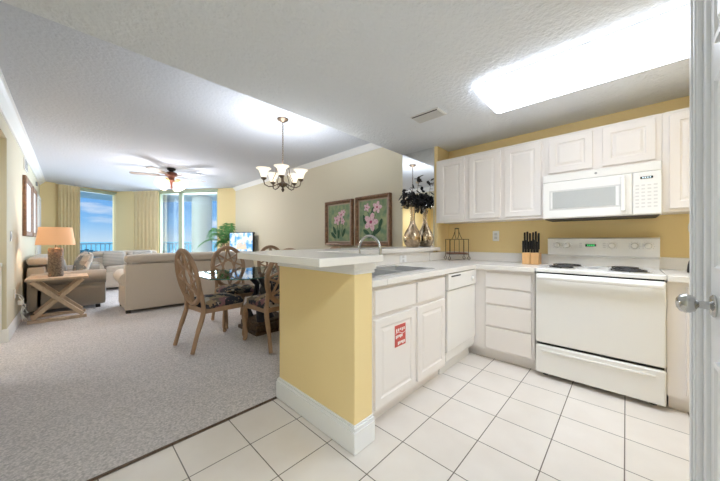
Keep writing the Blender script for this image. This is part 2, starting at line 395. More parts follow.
# pantry wall with door opening X .58..1.385
pw = MB(); pw.box(.44, .56, -.29, -.187, 0, H1).box(1.43, 1.60, -.29, -.187, 0, H1).box(.56, 1.43, -.29, -.187, 2.08, H1).box(1.5, 1.6, -.62, -.29, 0, H1).box(.44, .56, -1.3, -.29, 0, H1)
struct('wall_pantry', pw, M['trim'], label='white pantry wall beside the camera')
struct('wall_back', MB().box(-.62, .56, -1.42, -1.3, 0, H1), M['yellow'], label='wall behind the camera')
lw = MB(); lw.box(XL-.12, XL, -1.3, 3.70, 0, H2).box(XL-.12, XL, 3.70, 5.05, H1, H2).box(XL-.12, XL, 5.05, 10.1, 0, H2)
struct('wall_left', lw, M['beige2'], label='long pale left wall with the hall opening')
hw = MB(); hw.box(-2.9, XL-.121, 5.06, 5.18, 0, H1).box(-2.9, XL-.121, 3.58, 3.70, 0, H1).box(-2.9, -2.78, 3.7, 5.06, 0, H1)
struct('wall_hall', hw, M['gold'], label='walls of the side hall beyond the left opening')
struct('trim_2', MB().box(-2.6, -.525, 5.035, 5.059, .005, .86).box(-2.6, -.52, 5.015, 5.06, .86, .90, .006), M['trim'], label='white wainscot and chair rail in the side hall')
struct('ceiling_hall', MB().box(-2.9, XL-.121, 3.58, 5.18, H1, H1+.1), M['ceiling2'], label='side hall ceiling')

def wall_seg(name, A, B, holes, t=.14, label=None, hh=H2, m='gold'):
    """wall from A to B (interior on the right-hand side of travel), holes=(s0,s1,z0,z1)"""
    A = Vector((*A, 0)); B = Vector((*B, 0)); L = (B-A).length; ang = math.atan2(B.y-A.y, B.x-A.x)
    mb = MB(); mb.T = Matrix.Translation(A) @ Matrix.Rotation(ang, 4, 'Z'); s = 0
    for s0, s1, z0, z1 in holes:
        mb.box(s, s0, 0, t, 0, hh)
        if z0 > 0: mb.box(s0, s1, 0, t, 0, z0)
        mb.box(s0, s1, 0, t, z1, hh); s = s1
    mb.box(s, L, 0, t, 0, hh)
    struct(name, mb, M[m], label=label); return mb.T if False else Matrix.Translation(A) @ Matrix.Rotation(ang, 4, 'Z'), L
def seg_at(A, B, u):
    """distance along A->B where the vertical plane through pixel column u crosses"""
    r = (u-360)/278; dx, dy = .7225+.6914*r, .6914-.7225*r
    ax, ay = A; bx, by = B; ex, ey = bx-ax, by-ay
    # (a+s e) x d = 0
    s = -(ax*dy-ay*dx)/(ex*dy-ey*dx); return s*math.hypot(ex, ey)
L1 = math.hypot(B_[0]-A_[0], B_[1]-A_[1]); L2 = math.hypot(C_[0]-B_[0], C_[1]-B_[1])
w1a, w1b = seg_at(A_, B_, 77.5), seg_at(A_, B_, 118)
w2a, w2b = seg_at(B_, C_, 158), seg_at(B_, C_, 217.5)
TA, _ = wall_seg('wall_window_left', A_, B_, [(w1a, w1b, .0, 2.52)], label='gold wall around the left sliding window')
TB, _ = wall_seg('wall_window_right', B_, C_, [(w2a, w2b, .0, 2.53)], label='gold angled wall around the wide sliding window')
def window(name, T, a, b, ztop, bars, label):
    """full height sliding glass unit"""
    fr = MB(); fr.T = T; f = .045
    fr.box(a, a+f, .03, .11, .0, ztop, .004).box(b-f, b, .03, .11, .0, ztop, .004).box(a, b, .03, .11, ztop-.05, ztop, .004).box(a, b, .03, .11, .0, .07, .004)
    for q, wd in bars: fr.box(q-wd/2, q+wd/2, .035, .105, .07, ztop-.05, .003)
    o = struct(name, fr, M['winframe'], label=label)
    edges = [a+f] + sum([[q-wd/2, q+wd/2] for q, wd in bars], []) + [b-f]
    for i in range(0, len(edges), 2):
        pn = MB(); pn.T = T; pn.box(edges[i], edges[i+1], .066, .072, .07, ztop-.05); obj('pane', pn, M['glass'], o)
    # white track head on the room side
    hd = MB(); hd.T = T; hd.box(a-.02, b+.02, -.03, -.001, ztop-.02, ztop+.03, .004); obj('window_head', hd, M['winframe'], o)
    return o
window('window_1', TA, w1a, w1b, 2.515, [], 'tall left sliding glass window looking on the sea')
qa = seg_at(B_, C_, 179.3)
window('window_2', TB, w2a, w2b, 2.525, [(qa, .11)], 'wide right sliding glass window with a white centre stile')
# daylight from the sky through both openings (lamps sit in the openings, outside the glass)
def day(T, a, b, power):
    l = bpy.data.lights.new('daylight', 'AREA'); l.energy = power; l.color = (.74, .87, 1); l.shape = 'RECTANGLE'; l.size = b-a-.1; l.size_y = 2.3
    o = bpy.data.objects.new('daylight', l); COL.objects.link(o)
    o.matrix_world = T @ Matrix.Translation(((a+b)/2, .48, 1.25)) @ Matrix.Rotation(-PI/2, 4, 'X')
day(TA, w1a, w1b, 14); day(TB, w2a, w2b, 98)

# crown mouldings and baseboards
CR = [(0, 0), (0, -.085), (.012, -.085), (.018, -.068), (.045, -.04), (.060, -.018), (.072, -.012), (.072, 0)]
cw = MB(); cw.sweep([(x*1.35, y*1.2) for x, y in CR], (XL, YS, H2), (XL, 10.06, H2)); struct('trim_3', cw, M['trim'], label='white crown moulding along the left wall')
cw = MB(); cw.sweep([(x, y) for x, y in CR], (XR, 7.62, H2), (XR, YS, H2)); struct('trim_4', cw, M['trim'], label='white crown moulding along the right wall')
BB = [(0, 0), (.016, 0), (.016, .115), (.012, .125), (.012, .135), (.006, .145), (0, .147)]
def base(name, A, B, label): struct(name, MB().sweep(BB, (*A, .004), (*B, .004)), M['trim'], label=label)
base('baseboard_left', (XL, 5.05), (XL, 8.75), 'white baseboard under the left pictures')
base('baseboard_hall', (-.62, 5.05), (-.474, 5.05), 'white baseboard on the hall corner')
base('baseboard_right', (XR, 7.6), (XR, 1.86), 'white baseboard of the right living wall')
base('baseboard_entry', (XL, -1.3), (XL, 3.7), 'white baseboard beside the entry')

# peninsula end wall + pony wall
pe = MB(); pe.box(1.065, 1.21, 1.06, 1.838, 0, 1.028, .004); pe.box(1.21, XR, 1.68, 1.838, 0, 1.028)
struct('wall_peninsula', pe, M['yellow'], label='yellow half wall carrying the bar top')
bz = MB()
for d_, za, zb in ((.018, .004, .118), (.013, .118, .138), (.006, .138, .150)):
    bz.box(1.065-d_, 1.214, 1.06-d_, 1.838+d_, za, zb, .002); bz.box(1.21, XR-.02, 1.80, 1.838+d_, za, zb)
struct('baseboard_peninsula', bz, M['trim'], label='tall white baseboard around the yellow half wall')
tz = MB(); tz.box(1.045, 1.225, 1.04, 1.86, .985, 1.029, .005); tz.box(1.055, 1.22, 1.05, 1.85, .965, .986, .004)
struct('trim_5', tz, M['trim'], label='white cap trim under the bar top')

bt = thing('bar_countertop', 'white raised bar top with wide end over the yellow half wall', 'bar top', (1.0, 1.4, 1.03))
poly = [(.76, .975), (1.21, .975), (1.225, .99), (1.225, 1.615), (XR-.01, 1.615), (XR-.01, 2.12), (1.20, 2.12), (.79, 1.87), (.76, 1.84)]
b1 = MB(); b1.prism(poly, 1.0305, 1.07, bev=.004); obj('top', b1, M['counter'], bt)
# ------------------------------------------------------------------ pantry door (right edge)
d1 = MB(); d1.box(.60, 1.388, -0.232, -0.192, .012, 2.04)
d1o = struct('door_1', d1, M['door'], label='white six panel pantry door at the right edge')
pn = MB()
for (xa, xb) in ((.70, .95), (1.04, 1.29)):
    for (za, zb) in ((.22, .80), (1.06, 1.62), (1.72, 1.93)):
        pn.T = Matrix.Translation(((xa+xb)/2, -0.192, za)) @ Matrix.Rotation(PI, 4, 'Z')
        pn.rings(xb-xa, zb-za, [(0, .0), (0, -.008), (.012, -.010), (.02, -.003), (.035, -.003), (.05, -.009)])
obj('door_panel', pn, M['door'], d1o)
kb = MB()
Rk = Matrix.Rotation(-PI/2, 4, 'X')
kb.lathe([(0, 0), (.033, 0), (.033, .004), (.027, .009), (.012, .011), (.011, .03), (.013, .034), (.022, .038), (.0275, .048), (.029, .058), (.025, .070), (.014, .077), (0, .079)], c=(1.325, -0.191, .955), seg=32, M=Rk)
obj('door_knob', kb, M['nickel'], d1o, True, label='satin nickel round door knob')
cs = MB(); 
CP = [(0, 0), (0, .012), (.012, .018), (.05, .018), (.06, .013), (.085, .011), (.09, 0)]
cs.box(1.388, 1.43, -0.307, -0.182, 0, 2.08, .003); cs.box(1.432, 1.52, -0.187, -0.169, 0, 2.12, .006); cs.box(1.44, 1.455, -0.170, -0.164, 0, 2.1, .003)
cs.box(1.5, 1.515, -0.170, -0.163, 0, 2.1, .003); cs.box(1.522, 1.604, -0.187, -0.172, 0, H1-.001, .004); cs.box(.50, 1.52, -0.187, -0.169, 2.05, 2.12, .005); cs.box(.5, .58, -0.187, -0.169, 0, 2.06, .005); cs.box(1.6, 1.612, -.3, -0.172, 0, H1-.001, .003)
struct('trim_6', cs, M['door'], label='white moulded casing around the pantry door')
# far white door on the left wall
d2 = struct('door_2', MB().box(XL+.001, XL+.03, 8.85, 9.65, .01, 2.04, .004), M['trim'], label='white door at the far end of the left wall')
dd = MB(); dd.box(XL+.001, XL+.04, 8.77, 8.85, 0, 2.12, .004).box(XL+.001, XL+.04, 9.65, 9.73, 0, 2.12, .004).box(XL+.001, XL+.04, 8.77, 9.73, 2.05, 2.12, .004); obj('door_casing', dd, M['trim'], d2)

# ------------------------------------------------------------------ BALCONY and sea
def off(T, s, d): v = T @ Vector((s, d, 0)); return (v.x, v.y)
pB = off(TB, 0.1, 0); 
o1, o2, o3 = off(TA, -3, 1.75), off(TA, L1+.75, 1.75), off(TB, L2+3, 1.75)
# meeting point of the two offset lines
def isect(p, d, q, e):
    den = d[0]*e[1]-d[1]*e[0]; s = ((q[0]-p[0])*e[1]-(q[1]-p[1])*e[0])/den; return (p[0]+s*d[0], p[1]+s*d[1])
dA = ((B_[0]-A_[0])/L1, (B_[1]-A_[1])/L1); dB = ((C_[0]-B_[0])/L2, (C_[1]-B_[1])/L2)
oM = isect(off(TA, 0, 1.75), dA, off(TB, 0, 1.75), dB)
iA0, iB, iC = off(TA, -3, .142), isect(off(TA, 0, .142), dA, off(TB, 0, .142), dB), off(TB, L2+3, .142)
slab = [iA0, iB, iC, o3, oM, o1]
struct('floor_balcony', MB().prism(slab, -.2, -.02), M['white'], label='pale balcony floor slab')
struct('ceiling_balcony', MB().prism(slab, 2.50, 2.75), M['white'], label='white balcony soffit')
def railing(P, Q, label):
    P = Vector((*P, 0)); Q = Vector((*Q, 0)); L = (Q-P).length; t = (Q-P)/L
    r = thing('balcony_railing', label, 'railing', ((P+Q)/2).to_tuple()[:2]+(-.02,), math.atan2(t.y, t.x))
    a = MB(); a.box(-L/2, L/2, -.025, .025, 1.045, 1.08, .006); obj('top_rail', a, M['rail'], r, local=True)
    a = MB(); a.box(-L/2, L/2, -.02, .02, .09, .12); obj('bottom_rail', a, M['rail'], r, local=True)
    n = int(L/.125); bal = None
    for k in range(n):
        x = -L/2+(k+.5)*L/n
        if bal is None:
            b = MB(); b.box(-.009, .009, -.009, .009, .119, 1.046); bal = obj('baluster', b, M['rail'], r, local=True); bal.location = (x, 0, 0)
        else:
            c = bal.copy(); COL.objects.link(c); c.parent = r; c.location = (x, 0, 0)
    for k in range(int(L/1.8)+1):
        x = -L/2+.03+k*(L-.06)/int(L/1.8)
        b = MB(); b.box(x-.022, x+.022, -.023, .023, .001, 1.05); obj('post', b, M['rail'], r, local=True)
sh = .06
railing(off(TA, -1.2, 1.69), (oM[0]-.08*dA[0], oM[1]-.06), 'pale metal balcony railing seen through the left window')
railing((oM[0]+.06*dB[0]-.03, oM[1]+.06*dB[1]-.05), off(TB, L2+1.2, 1.69), 'pale metal balcony railing seen through the wide window')
cx = isect((0, 0), (.7225+.6914*-.568, .6914+.7225*.568), off(TB, 0, .86), dB)
cc = MB(); cc.lathe([(.28, -.019), (.28, 2.499)], c=(cx[0], cx[1], 0), seg=40)
o = obj('column', cc, M['white'], None, True); tag(o, 'thick round white column standing on the balcony', 'column', kind='structure')
struct('sea', MB().prism([(-6000, 30), (9000, 30), (9000, 9000), (-6000, 9000)], -40, -38), M['sea'], label='turquoise sea reaching to the horizon')
def balcony_chair(loc, rz, label):
    t = thing('balcony_chair', label, 'outdoor chair', loc, rz, 'teal balcony chairs')
    s = MB(); s.box(-.26, .26, -.24, .24, .37, .40, .01); obj('seat', s, M['teal'], t, local=True)
    s = MB()
    for k in range(5): s.box(-.25+k*.102, -.158+k*.102, .22, .245, .40, .86+.03*(2-abs(k-2)), .006)
    obj('backrest', s, M['teal'], t, local=True)
    for sx_ in (-1, 1):
        s = MB(); s.box(sx_*.27-.04, sx_*.27+.04, -.3, .24, .58, .605, .008); obj('armrest', s, M['teal'], t, local=True)
        for y in (-.24, .2):
            s = MB(); s.box(sx_*.27-.03, sx_*.27+.03, y-.03, y+.03, .001, .579); obj('leg', s, M['teal'], t, local=True)
balcony_chair((.42, 11.25, -.02), .3, 'teal slatted chair on the balcony beyond the left window')
balcony_chair((1.75, 10.6, -.02), -.8, 'teal slatted chair on the balcony, low at the left of the wide window')

# ------------------------------------------------------------------ KITCHEN: frames
RANGE = lambda y, z, x: Matrix.Translation((x, y, z)) @ Matrix.Rotation(-PI/2, 4, 'Z')   # panel facing -x, panel x runs to -y
PEN = lambda x, z, y: Matrix.Translation((x, y, z))                                     # panel facing -y
RP = [(0, .02), (0, .003), (.003, 0), (.052, 0), (.058, .006), (.066, .007), (.085, .001), (.09, .001)]
FP = [(0, .02), (0, .003), (.004, 0)]
def front(name, T, w_, h_, parent, kind='raised', label=None):
    mb = MB(); mb.T = T; mb.rings(w_, h_, RP if kind == 'raised' else FP)
    return obj(name, mb, M['cab'], parent, label=label)

# base cabinets
c = thing('base_cabinet', 'white two door sink base cabinet with a red sticker on the left door', 'cabinet', (1.7, 1.4, 0))
b = MB(); b.box(1.216, 2.183, 1.10, 1.655, .10, .72).box(1.216, 2.183, 1.10, 1.12, .72, .873).box(1.216, 1.236, 1.12, 1.655, .72, .873).box(2.165, 2.183, 1.12, 1.655, .72, .873); obj('body', b, M['cab'], c)
obj('toe_kick', MB().box(1.216, 2.183, 1.165, 1.2, 0, .10), M['cab'], c)
for xa, xb in ((1.262, 1.70), (1.735, 2.15)):
    front('drawer_front', PEN((xa+xb)/2, .698, 1.08), xb-xa, .15, c, 'flat')
dL = front('door', PEN((1.262+1.70)/2, .13, 1.08), .438, .54, c)
front('door', PEN((1.735+2.15)/2, .13, 1.08), .415, .54, c)
st = MB(); st.box(1.455, 1.575, 1.0796, 1.0808, .455, .595); so = obj('sticker', st, M['red'], dL, label='red and white printed sticker')
st = MB()
for (xa, xb, z) in ((1.463, 1.567, .563), (1.463, 1.54, .521), (1.485, 1.567, .477)):
    for k in range(5):
        x = xa+(xb-xa)*(k+.5)/5; st.box(x-.0065, x+.0065, 1.0788, 1.0797, z-.009+.004*((k*7) % 3-1), z+.009, .002)
st.tube([(1.462+.011*k, 1.0794, .541+.008*math.sin(k*.62)) for k in range(11)], .0018, 5)
obj('lettering', st, M['label'], dL, label='white lettering rows')
# dishwasher
d = thing('dishwasher', 'white built-in dishwasher beside the corner under the counter', 'dishwasher', (2.49, 1.38, 0))
obj('body', MB().box(2.19, 2.795, 1.11, 1.65, .10, .873), M['app2'], d)
obj('door', MB().box(2.195, 2.79, 1.082, 1.108, .205, .722, .006), M['app'], d)
cp = obj('control_panel', MB().box(2.195, 2.79, 1.070, 1.108, .728, .868, .008), M['app'], d)
obj('vent_slot', MB().box(2.24, 2.42, 1.0685, 1.0712, .838, .850), M['black'], cp)
lt = MB(); lt.lathe([(.022, 0), (.022, .004), (.015, .014), (0, .015)], c=(2.69, 1.071, .79), M=Matrix.Rotation(PI/2, 4, 'X')); obj('dial', lt, M['app'], cp, True)
obj('dial_mark', MB().tube([(2.69+.026*math.cos(a*PI/10), 1.0695, .79+.026*math.sin(a*PI/10)) for a in range(-4, 16)], .0012, 4), M['grey'], cp)
obj('access_panel', MB().box(2.195, 2.79, 1.095, 1.108, .125, .198, .004), M['app'], d)
obj('toe_kick', MB().box(2.19, 2.795, 1.15, 1.17, 0, .12), M['app'], d)
# drawer cabinet
c = thing('drawer_cabinet', 'white four drawer base cabinet left of the range', 'cabinet', (3.1, .8, 0))
b = MB(); b.box(2.80, 3.395, .575, 1.655, .10, .873); obj('body', b, M['cab'], c)
obj('toe_kick', MB().box(2.865, 2.9, .575, 1.6, 0, .10), M['cab'], c)
for za, zb in ((.705, .845), (.55, .69), (.34, .535), (.12, .325)): front('drawer', RANGE(.79, za, 2.78), .385, zb-za, c, 'flat')
# right base cabinet
c = thing('base_cabinet', 'white single door base cabinet right of the range by the door frame', 'cabinet', (3.1, -.4, 0))
obj('body', MB().box(2.80, 3.395, -.615, -.201, .10, .873), M['cab'], c)
obj('toe_kick', MB().box(2.865, 2.9, -.615, -.212, 0, .10), M['cab'], c)
front('door', RANGE(-.44, .13, 2.78), .31, .715, c)
# counter
c = thing('kitchen_countertop', 'white L-shaped kitchen countertop with low backsplash and sink cut-out', 'countertop', (2.4, 1.4, .875))
ct = MB(); X0, X1, Y0, Y1 = 1.36, 2.10, 1.175, 1.575; z0, z1 = .8745, .914
ct.box(1.216, X0, 1.065, 1.679, z0, z1, .003).box(X1, 2.76, 1.065, 1.679, z0, z1, .003).box(X0, X1, 1.065, Y0, z0, z1, .003).box(X0, X1, Y1, 1.679, z0, z1, .003)
ct.box(2.76, 3.398, .5675, 1.659, z0, z1, .003); obj('top', ct, M['counter'], c)
obj('backsplash', MB().box(3.38, 3.398, .5675, 1.64, z1, 1.012, .004), M['counter'], c)
obj('backsplash', MB().box(2.9, 3.38, 1.64, 1.658, z1, 1.012, .004), M['counter'], c)
obj('backsplash', MB().box(1.225, 3.0, 1.662, 1.679, z1, 1.028, .003), M['counter'], c)
c = thing('side_countertop', 'short white countertop right of the range', 'countertop', (3.08, -.4, .875))
obj('top', MB().box(2.76, 3.398, -.617, -.200, z0, z1, .003), M['counter'], c)
obj('backsplash', MB().box(3.38, 3.398, -.617, -.200, z1, 1.012, .004), M['counter'], c)
# sink
s = thing('kitchen_sink', 'stainless double bowl drop-in sink in the peninsula counter', 'sink', (1.73, 1.37, .914))
rim = MB()
rim.box(X0-.015, X1+.015, Y0-.015, Y0+.015, .9145, .920, .002).box(X0-.015, X1+.015, Y1-.03, Y1+.015, .9145, .920, .002)
rim.box(X0-.015, X0+.015, Y0, Y1, .9145, .920, .002).box(X1-.015, X1+.015, Y0, Y1, .9145, .920, .002).box(1.715, 1.745, Y0, Y1, .9145, .919, .002)
obj('rim', rim, M['steel'], s)
for xa, xb in ((X0+.012, 1.72), (1.74, X1-.012)):
    q = MB(); ya, yb = Y0+.012, Y1-.028; zb = .75; t_ = .002
    q.box(xa, xb, ya, yb, zb, zb+t_).box(xa, xa+t_, ya, yb, zb, .916).box(xb-t_, xb, ya, yb, zb, .916).box(xa, xb, ya, ya+t_, zb, .916).box(xa, xb, yb-t_, yb, zb, .916)
    bo = obj('bowl', q, M['steel'], s)
    obj('drain', MB().lathe([(.04, 0), (.04, .003), (.03, .004), (.028, .001), (0, .001)], c=((xa+xb)/2, (ya+yb)/2, zb+t_)), M['coil'], bo, True)
f = thing('faucet', 'tall brushed gooseneck faucet arching over the sink', 'faucet', (1.68, 1.618, .9145))
obj('base', MB().lathe([(.028, 0), (.028, .008), (.018, .02), (.016, .06), (.0, .06)], c=(1.68, 1.618, .9145)), M['nickel'], f, True)
pts = [(1.68, 1.618, .96), (1.68, 1.618, 1.07)]
for k in range(0, 15): a = k*PI/14*1.06; pts.append((1.68, 1.618-.115+.115*math.cos(a), 1.07+.118*math.sin(a)))
pts.append((1.68, 1.39, 1.04))
obj('spout', MB().tube(pts, .0105, 12), M['nickel'], f, True)
obj('handle', MB().tube([(1.70, 1.618, .95), (1.73, 1.612, .965), (1.77, 1.60, .985)], [.009, .007, .006], 10), M['nickel'], f, True)

# upper cabinets
ub = 1.362; ut = 2.105
c = thing('upper_cabinet', 'long white three door wall cabinet left of the microwave', 'cabinet', (3.24, 1.1, ub))
obj('body', MB().box(3.07, 3.398, .556, 1.658, ub, ut).box(3.064, 3.07, .556, 1.658, ub, ub+.02), M['cab'], c)
for ya, yb in ((1.309, 1.613), (.933, 1.253), (.575, .89)): front('door', RANGE((ya+yb)/2, 1.385, 3.05), yb-ya, .692, c)
c = thing('upper_cabinet', 'white two door wall cabinet above the microwave', 'cabinet', (3.24, .18, 1.745))
obj('body', MB().box(3.07, 3.398, -.194, .554, 1.742, ut), M['cab'], c)
for ya, yb in ((.204, .514), (-.163, .141)): front('door', RANGE((ya+yb)/2, 1.765, 3.05), yb-ya, .315, c)
c = thing('upper_cabinet', 'white wall cabinet right of the microwave, cut off by the door frame', 'cabinet', (3.24, -.4, ub))
obj('body', MB().box(3.07, 3.398, -.615, -.196, ub, ut), M['cab'], c)
front('door', RANGE(-.41, 1.385, 3.05), .36, .692, c)

# microwave
m = thing('microwave', 'white over-the-range microwave under the short wall cabinet', 'microwave', (3.2, .18, 1.335))
obj('body', MB().box(3.02, 3.397, -.192, .552, 1.345, 1.741, .004), M['app'], m)
obj('vent_hood', MB().box(3.03, 3.39, -.18, .54, 1.337, 1.3445, .004), M['coil'], m)
obj('grille', MB().box(2.999, 3.021, -.190, .550, 1.672, 1.738, .006), M['app'], m)
dr = obj('door', MB().box(2.992, 3.021, -.035, .550, 1.348, 1.669, .008), M['app'], m)
wn = MB(); wn.T = RANGE(.265, 1.418, 2.9905); wn.rings(.47, .175, [(0, .004), (0, .001), (.006, .0), (.012, .0018)]); obj('window_frame', wn, M['app2'], dr)
obj('window', MB().box(2.9885, 2.992, .06, .475, 1.432, 1.58), M['glassgrey'], dr)
obj('handle', MB().box(2.955, 2.978, .002, .030, 1.38, 1.65, .008).box(2.978, 2.993, .006, .026, 1.385, 1.40).box(2.978, 2.993, .006, .026, 1.63, 1.645), M['app'], dr)
cp = obj('control_panel', MB().box(2.992, 3.021, -.190, -.038, 1.348, 1.669, .006), M['app'], m)
obj('display', MB().box(2.9895, 2.993, -.145, -.078, 1.615, 1.632), M['display'], cp)
dg = MB()
for k in range(4): dg.box(2.9885, 2.9897, -.135+k*.013, -.127+k*.013, 1.619, 1.628)
obj('digits', dg, M['digits'], cp)
bt_ = MB()
for r in range(7):
    for k in range(4): bt_.box(2.9905, 2.993, -.168+k*.032, -.148+k*.032, 1.40+r*.027, 1.411+r*.027, .001)
obj('keypad', bt_, M['app2'], cp)
obj('badge', MB().lathe([(.009, 0), (.009, .003), (0, .003)], c=(2.999, .18, 1.705), M=Matrix.Rotation(-PI/2, 4, 'Y')), M['grey'], m)

# range
g = thing('electric_range', 'white freestanding electric coil range with oven and drawer', 'stove', (3.07, .18, 0))
yA, yB = -.198, .562
obj('body', MB().box(2.79, 3.39, yA+.004, yB-.004, .05, .878), M['app'], g)
obj('cooktop', MB().box(2.762, 3.385, yA, yB, .884, .916, .008, 3), M['app'], g)
od = obj('oven_door', MB().box(2.752, 2.789, yA+.002, yB-.002, .292, .872, .012, 3), M['app'], g)
hd = MB(); hd.box(2.705, 2.735, yA+.012, yB-.012, .826, .858, .012, 3).box(2.73, 2.755, yB-.07, yB-.035, .83, .855, .004).box(2.73, 2.755, yA+.035, yA+.07, .83, .855, .004); obj('handle', hd, M['app'], od)
sd = obj('storage_drawer', MB().box(2.752, 2.789, yA+.002, yB-.002, .035, .272, .012, 3), M['app'], g)
obj('drawer_lip', MB().box(2.743, 2.754, yA+.05, yB-.05, .218, .235, .005), M['app'], sd)
obj('gap_shadow', MB().box(2.775, 2.789, yA+.01, yB-.01, .27, .295), M['dark'], g); obj('gap_shadow', MB().box(2.775, 2.789, yA+.01, yB-.01, .871, .884), M['dark'], g)
for yy in (yA+.06, yB-.06): obj('foot', MB().lathe([(.02, 0), (.02, .05)], c=(2.84, yy, 0)), M['dark'], g)
for yy in (yA+.06, yB-.06): obj('foot', MB().lathe([(.02, 0), (.02, .05)], c=(3.33, yy, 0)), M['dark'], g)
bgd = MB(); T = Matrix.Rotation(PI/2, 4, 'X')
bgd.prism([(3.33, .915), (3.392, .915), (3.392, 1.175), (3.305, 1.175), (3.285, 1.165), (3.295, 1.015), (3.33, .995)], -yB, -yA, M=T)
bo = obj('backguard', bgd, M['app'], g)
obj('backguard_groove', MB().box(3.292, 3.296, yA+.01, yB-.01, 1.003, 1.010), M['app2'], bo)
for yy in (.484, .405, .089, -.052, -.131):
    q = MB(); q.lathe([(.030, 0), (.030, .004), (.023, .008), (.020, .028), (.0, .029)], c=(3.291, yy, 1.105), M=Matrix.Rotation(-PI/2, 4, 'Y'), seg=24)
    q.box(3.256, 3.265, yy-.003, yy+.003, 1.088, 1.122, .001)
    kn = obj('knob', q, M['app'], bo, True)
    q = MB()
    for k in range(-4, 5):
        if k == 0: continue
        a = PI/2+k*.55; q.box(3.2865, 3.2895, yy+.036*math.cos(a)-.0015, yy+.036*math.cos(a)+.0015, 1.105+.036*math.sin(a)-.0015, 1.105+.036*math.sin(a)+.0015)
    obj('dial_mark', q, M['grey'], bo)
obj('clock_display', MB().box(3.2855, 3.2905, .195, .272, 1.095, 1.118), M['display'], bo)
q = MB()
for k in range(4): q.box(3.2842, 3.2857, .207+k*.014, .216+k*.014, 1.099, 1.114)
obj('clock_digits', q, M['green'], bo)
q = MB()
for k in range(3):
    for y_ in (.13, .295): obj('clock_key', MB().box(3.2865, 3.2895, y_, y_+.02, 1.085+k*.017, 1.094+k*.017), M['app2'], bo)
for x, y, R in ((2.90, .395, .085), (3.15, .385, .105), (2.90, -.02, .105), (3.15, .0, .085)):
    q = MB(); q.lathe([(R+.018, .0), (R+.018, .004), (R+.008, .0045), (R*.5, .001), (0, .001)], c=(x, y, .9162), seg=32); pan = obj('burner', q, M['steel'], g, True)
    pts = [(x+(.015+(R-.015)*k/110)*math.cos(k*.2*PI*1.0), y+(.015+(R-.015)*k/110)*math.sin(k*.2*PI), .9285) for k in range(0, 76)]
    n = 46; pts = [(x+(.018+(R-.018)*k/(n*1.))*math.cos(k*2*PI/14), y+(.018+(R-.018)*k/n)*math.sin(k*2*PI/14), .9285) for k in range(n+1)]
    obj('coil', MB().tube(pts, .0055, 6), M['coil'], pan, True)
    obj('coil_support', MB().box(x-R, x+R, y-.002, y+.002, .918, .923).box(x-.002, x+.002, y-R, y+R, .918, .923), M['coil'], pan)
obj('oven_vent', MB().box(3.02, 3.10, .165, .235, .9162, .9185, .002), M['grey'], g)

# ceiling light + vent
L = thing('ceiling_light', 'long white fluorescent fixture with lit wrap lens on the kitchen ceiling', 'light fixture', (2.3, .19, H1))
obj('housing', MB().box(2.07, 2.535, -.42, .79, 2.275, H1-.001, .01), M['app'], L)
le = MB(); le.prism([(2.05, .785), (2.07, .805), (2.53, .805), (2.55, .785), (2.55, -.41), (2.53, -.43), (2.07, -.43), (2.05, -.41)], 2.235, 2.274, bev=.012); obj('lens', le, M['lens'], L)
V = thing('ceiling_vent', 'small white air vent on the kitchen ceiling', 'vent', (2.27, 1.31, H1))
obj('frame', MB().box(2.19, 2.36, 1.17, 1.45, H1-.012, H1-.001, .003), M['app'], V)
q = MB()
for k in range(7): q.box(2.205+k*.021, 2.213+k*.021, 1.185, 1.435, H1-.018, H1-.011)
obj('louvre', q, M['app2'], V)
obj('louvre_gap', MB().box(2.197, 2.205, 1.185, 1.435, H1-.017, H1-.0115), M['coil'], V)

# outlets
def plate(name, label, T, slots=2, w_=.07, h_=.115, m='trim'):
    t = thing(name, label, 'outlet' if 'outlet' in name else 'switch', T.to_translation())
    q = MB(); q.T = T; q.box(-w_/2, w_/2, -.006, 0, -h_/2, h_/2, .003); obj('plate', q, M[m], t)
    q = MB(); q.T = T
    if slots == 2:
        for z in (-.02, .02): q.box(-.016, .016, -.0085, -.005, z-.014, z+.014, .004)
    else: q.box(-.016, .016, -.010, -.005, -.033, .033, .003)
    obj('socket' if slots == 2 else 'rocker', q, M['app2'], t); return t
plate('wall_outlet', 'white outlet on the yellow wall between rack and knife block', RANGE(1.083, 1.202, 3.3995))
plate('wall_outlet', 'white double outlet on the half wall backsplash behind the sink', PEN(2.376, .962, 1.6615), w_=.115, h_=.075)
plate('wall_switch', 'small switch plate on the left wall above the cords', Matrix.Translation((XL+.0005, 5.35, 1.20)) @ Matrix.Rotation(PI/2, 4, 'Z'), 1, .085, .12)
plate('wall_outlet', 'white outlet low on the left wall beside the table', Matrix.Translation((XL+.0005, 5.72, .46)) @ Matrix.Rotation(PI/2, 4, 'Z'))
q = MB()
for j in range(3): q.tube([(XL+.012+.02*j, 5.72+.02*j, .46-.04*j), (XL+.05, 5.80, .42-.06*j), (XL+.06+.02*j, 5.9, .36-.1*j), (XL+.04, 5.86, .18), (XL+.05+.02*j, 5.95, .05)], .006, 6)
q.box(XL+.02, XL+.07, 5.76, 5.83, .30, .36, .006)
tag(obj('power_cord', q, M['cord'], None, True, loc=(XL, 5.8, 0)), 'white tangled power cords hanging from the low left outlet', 'cord')

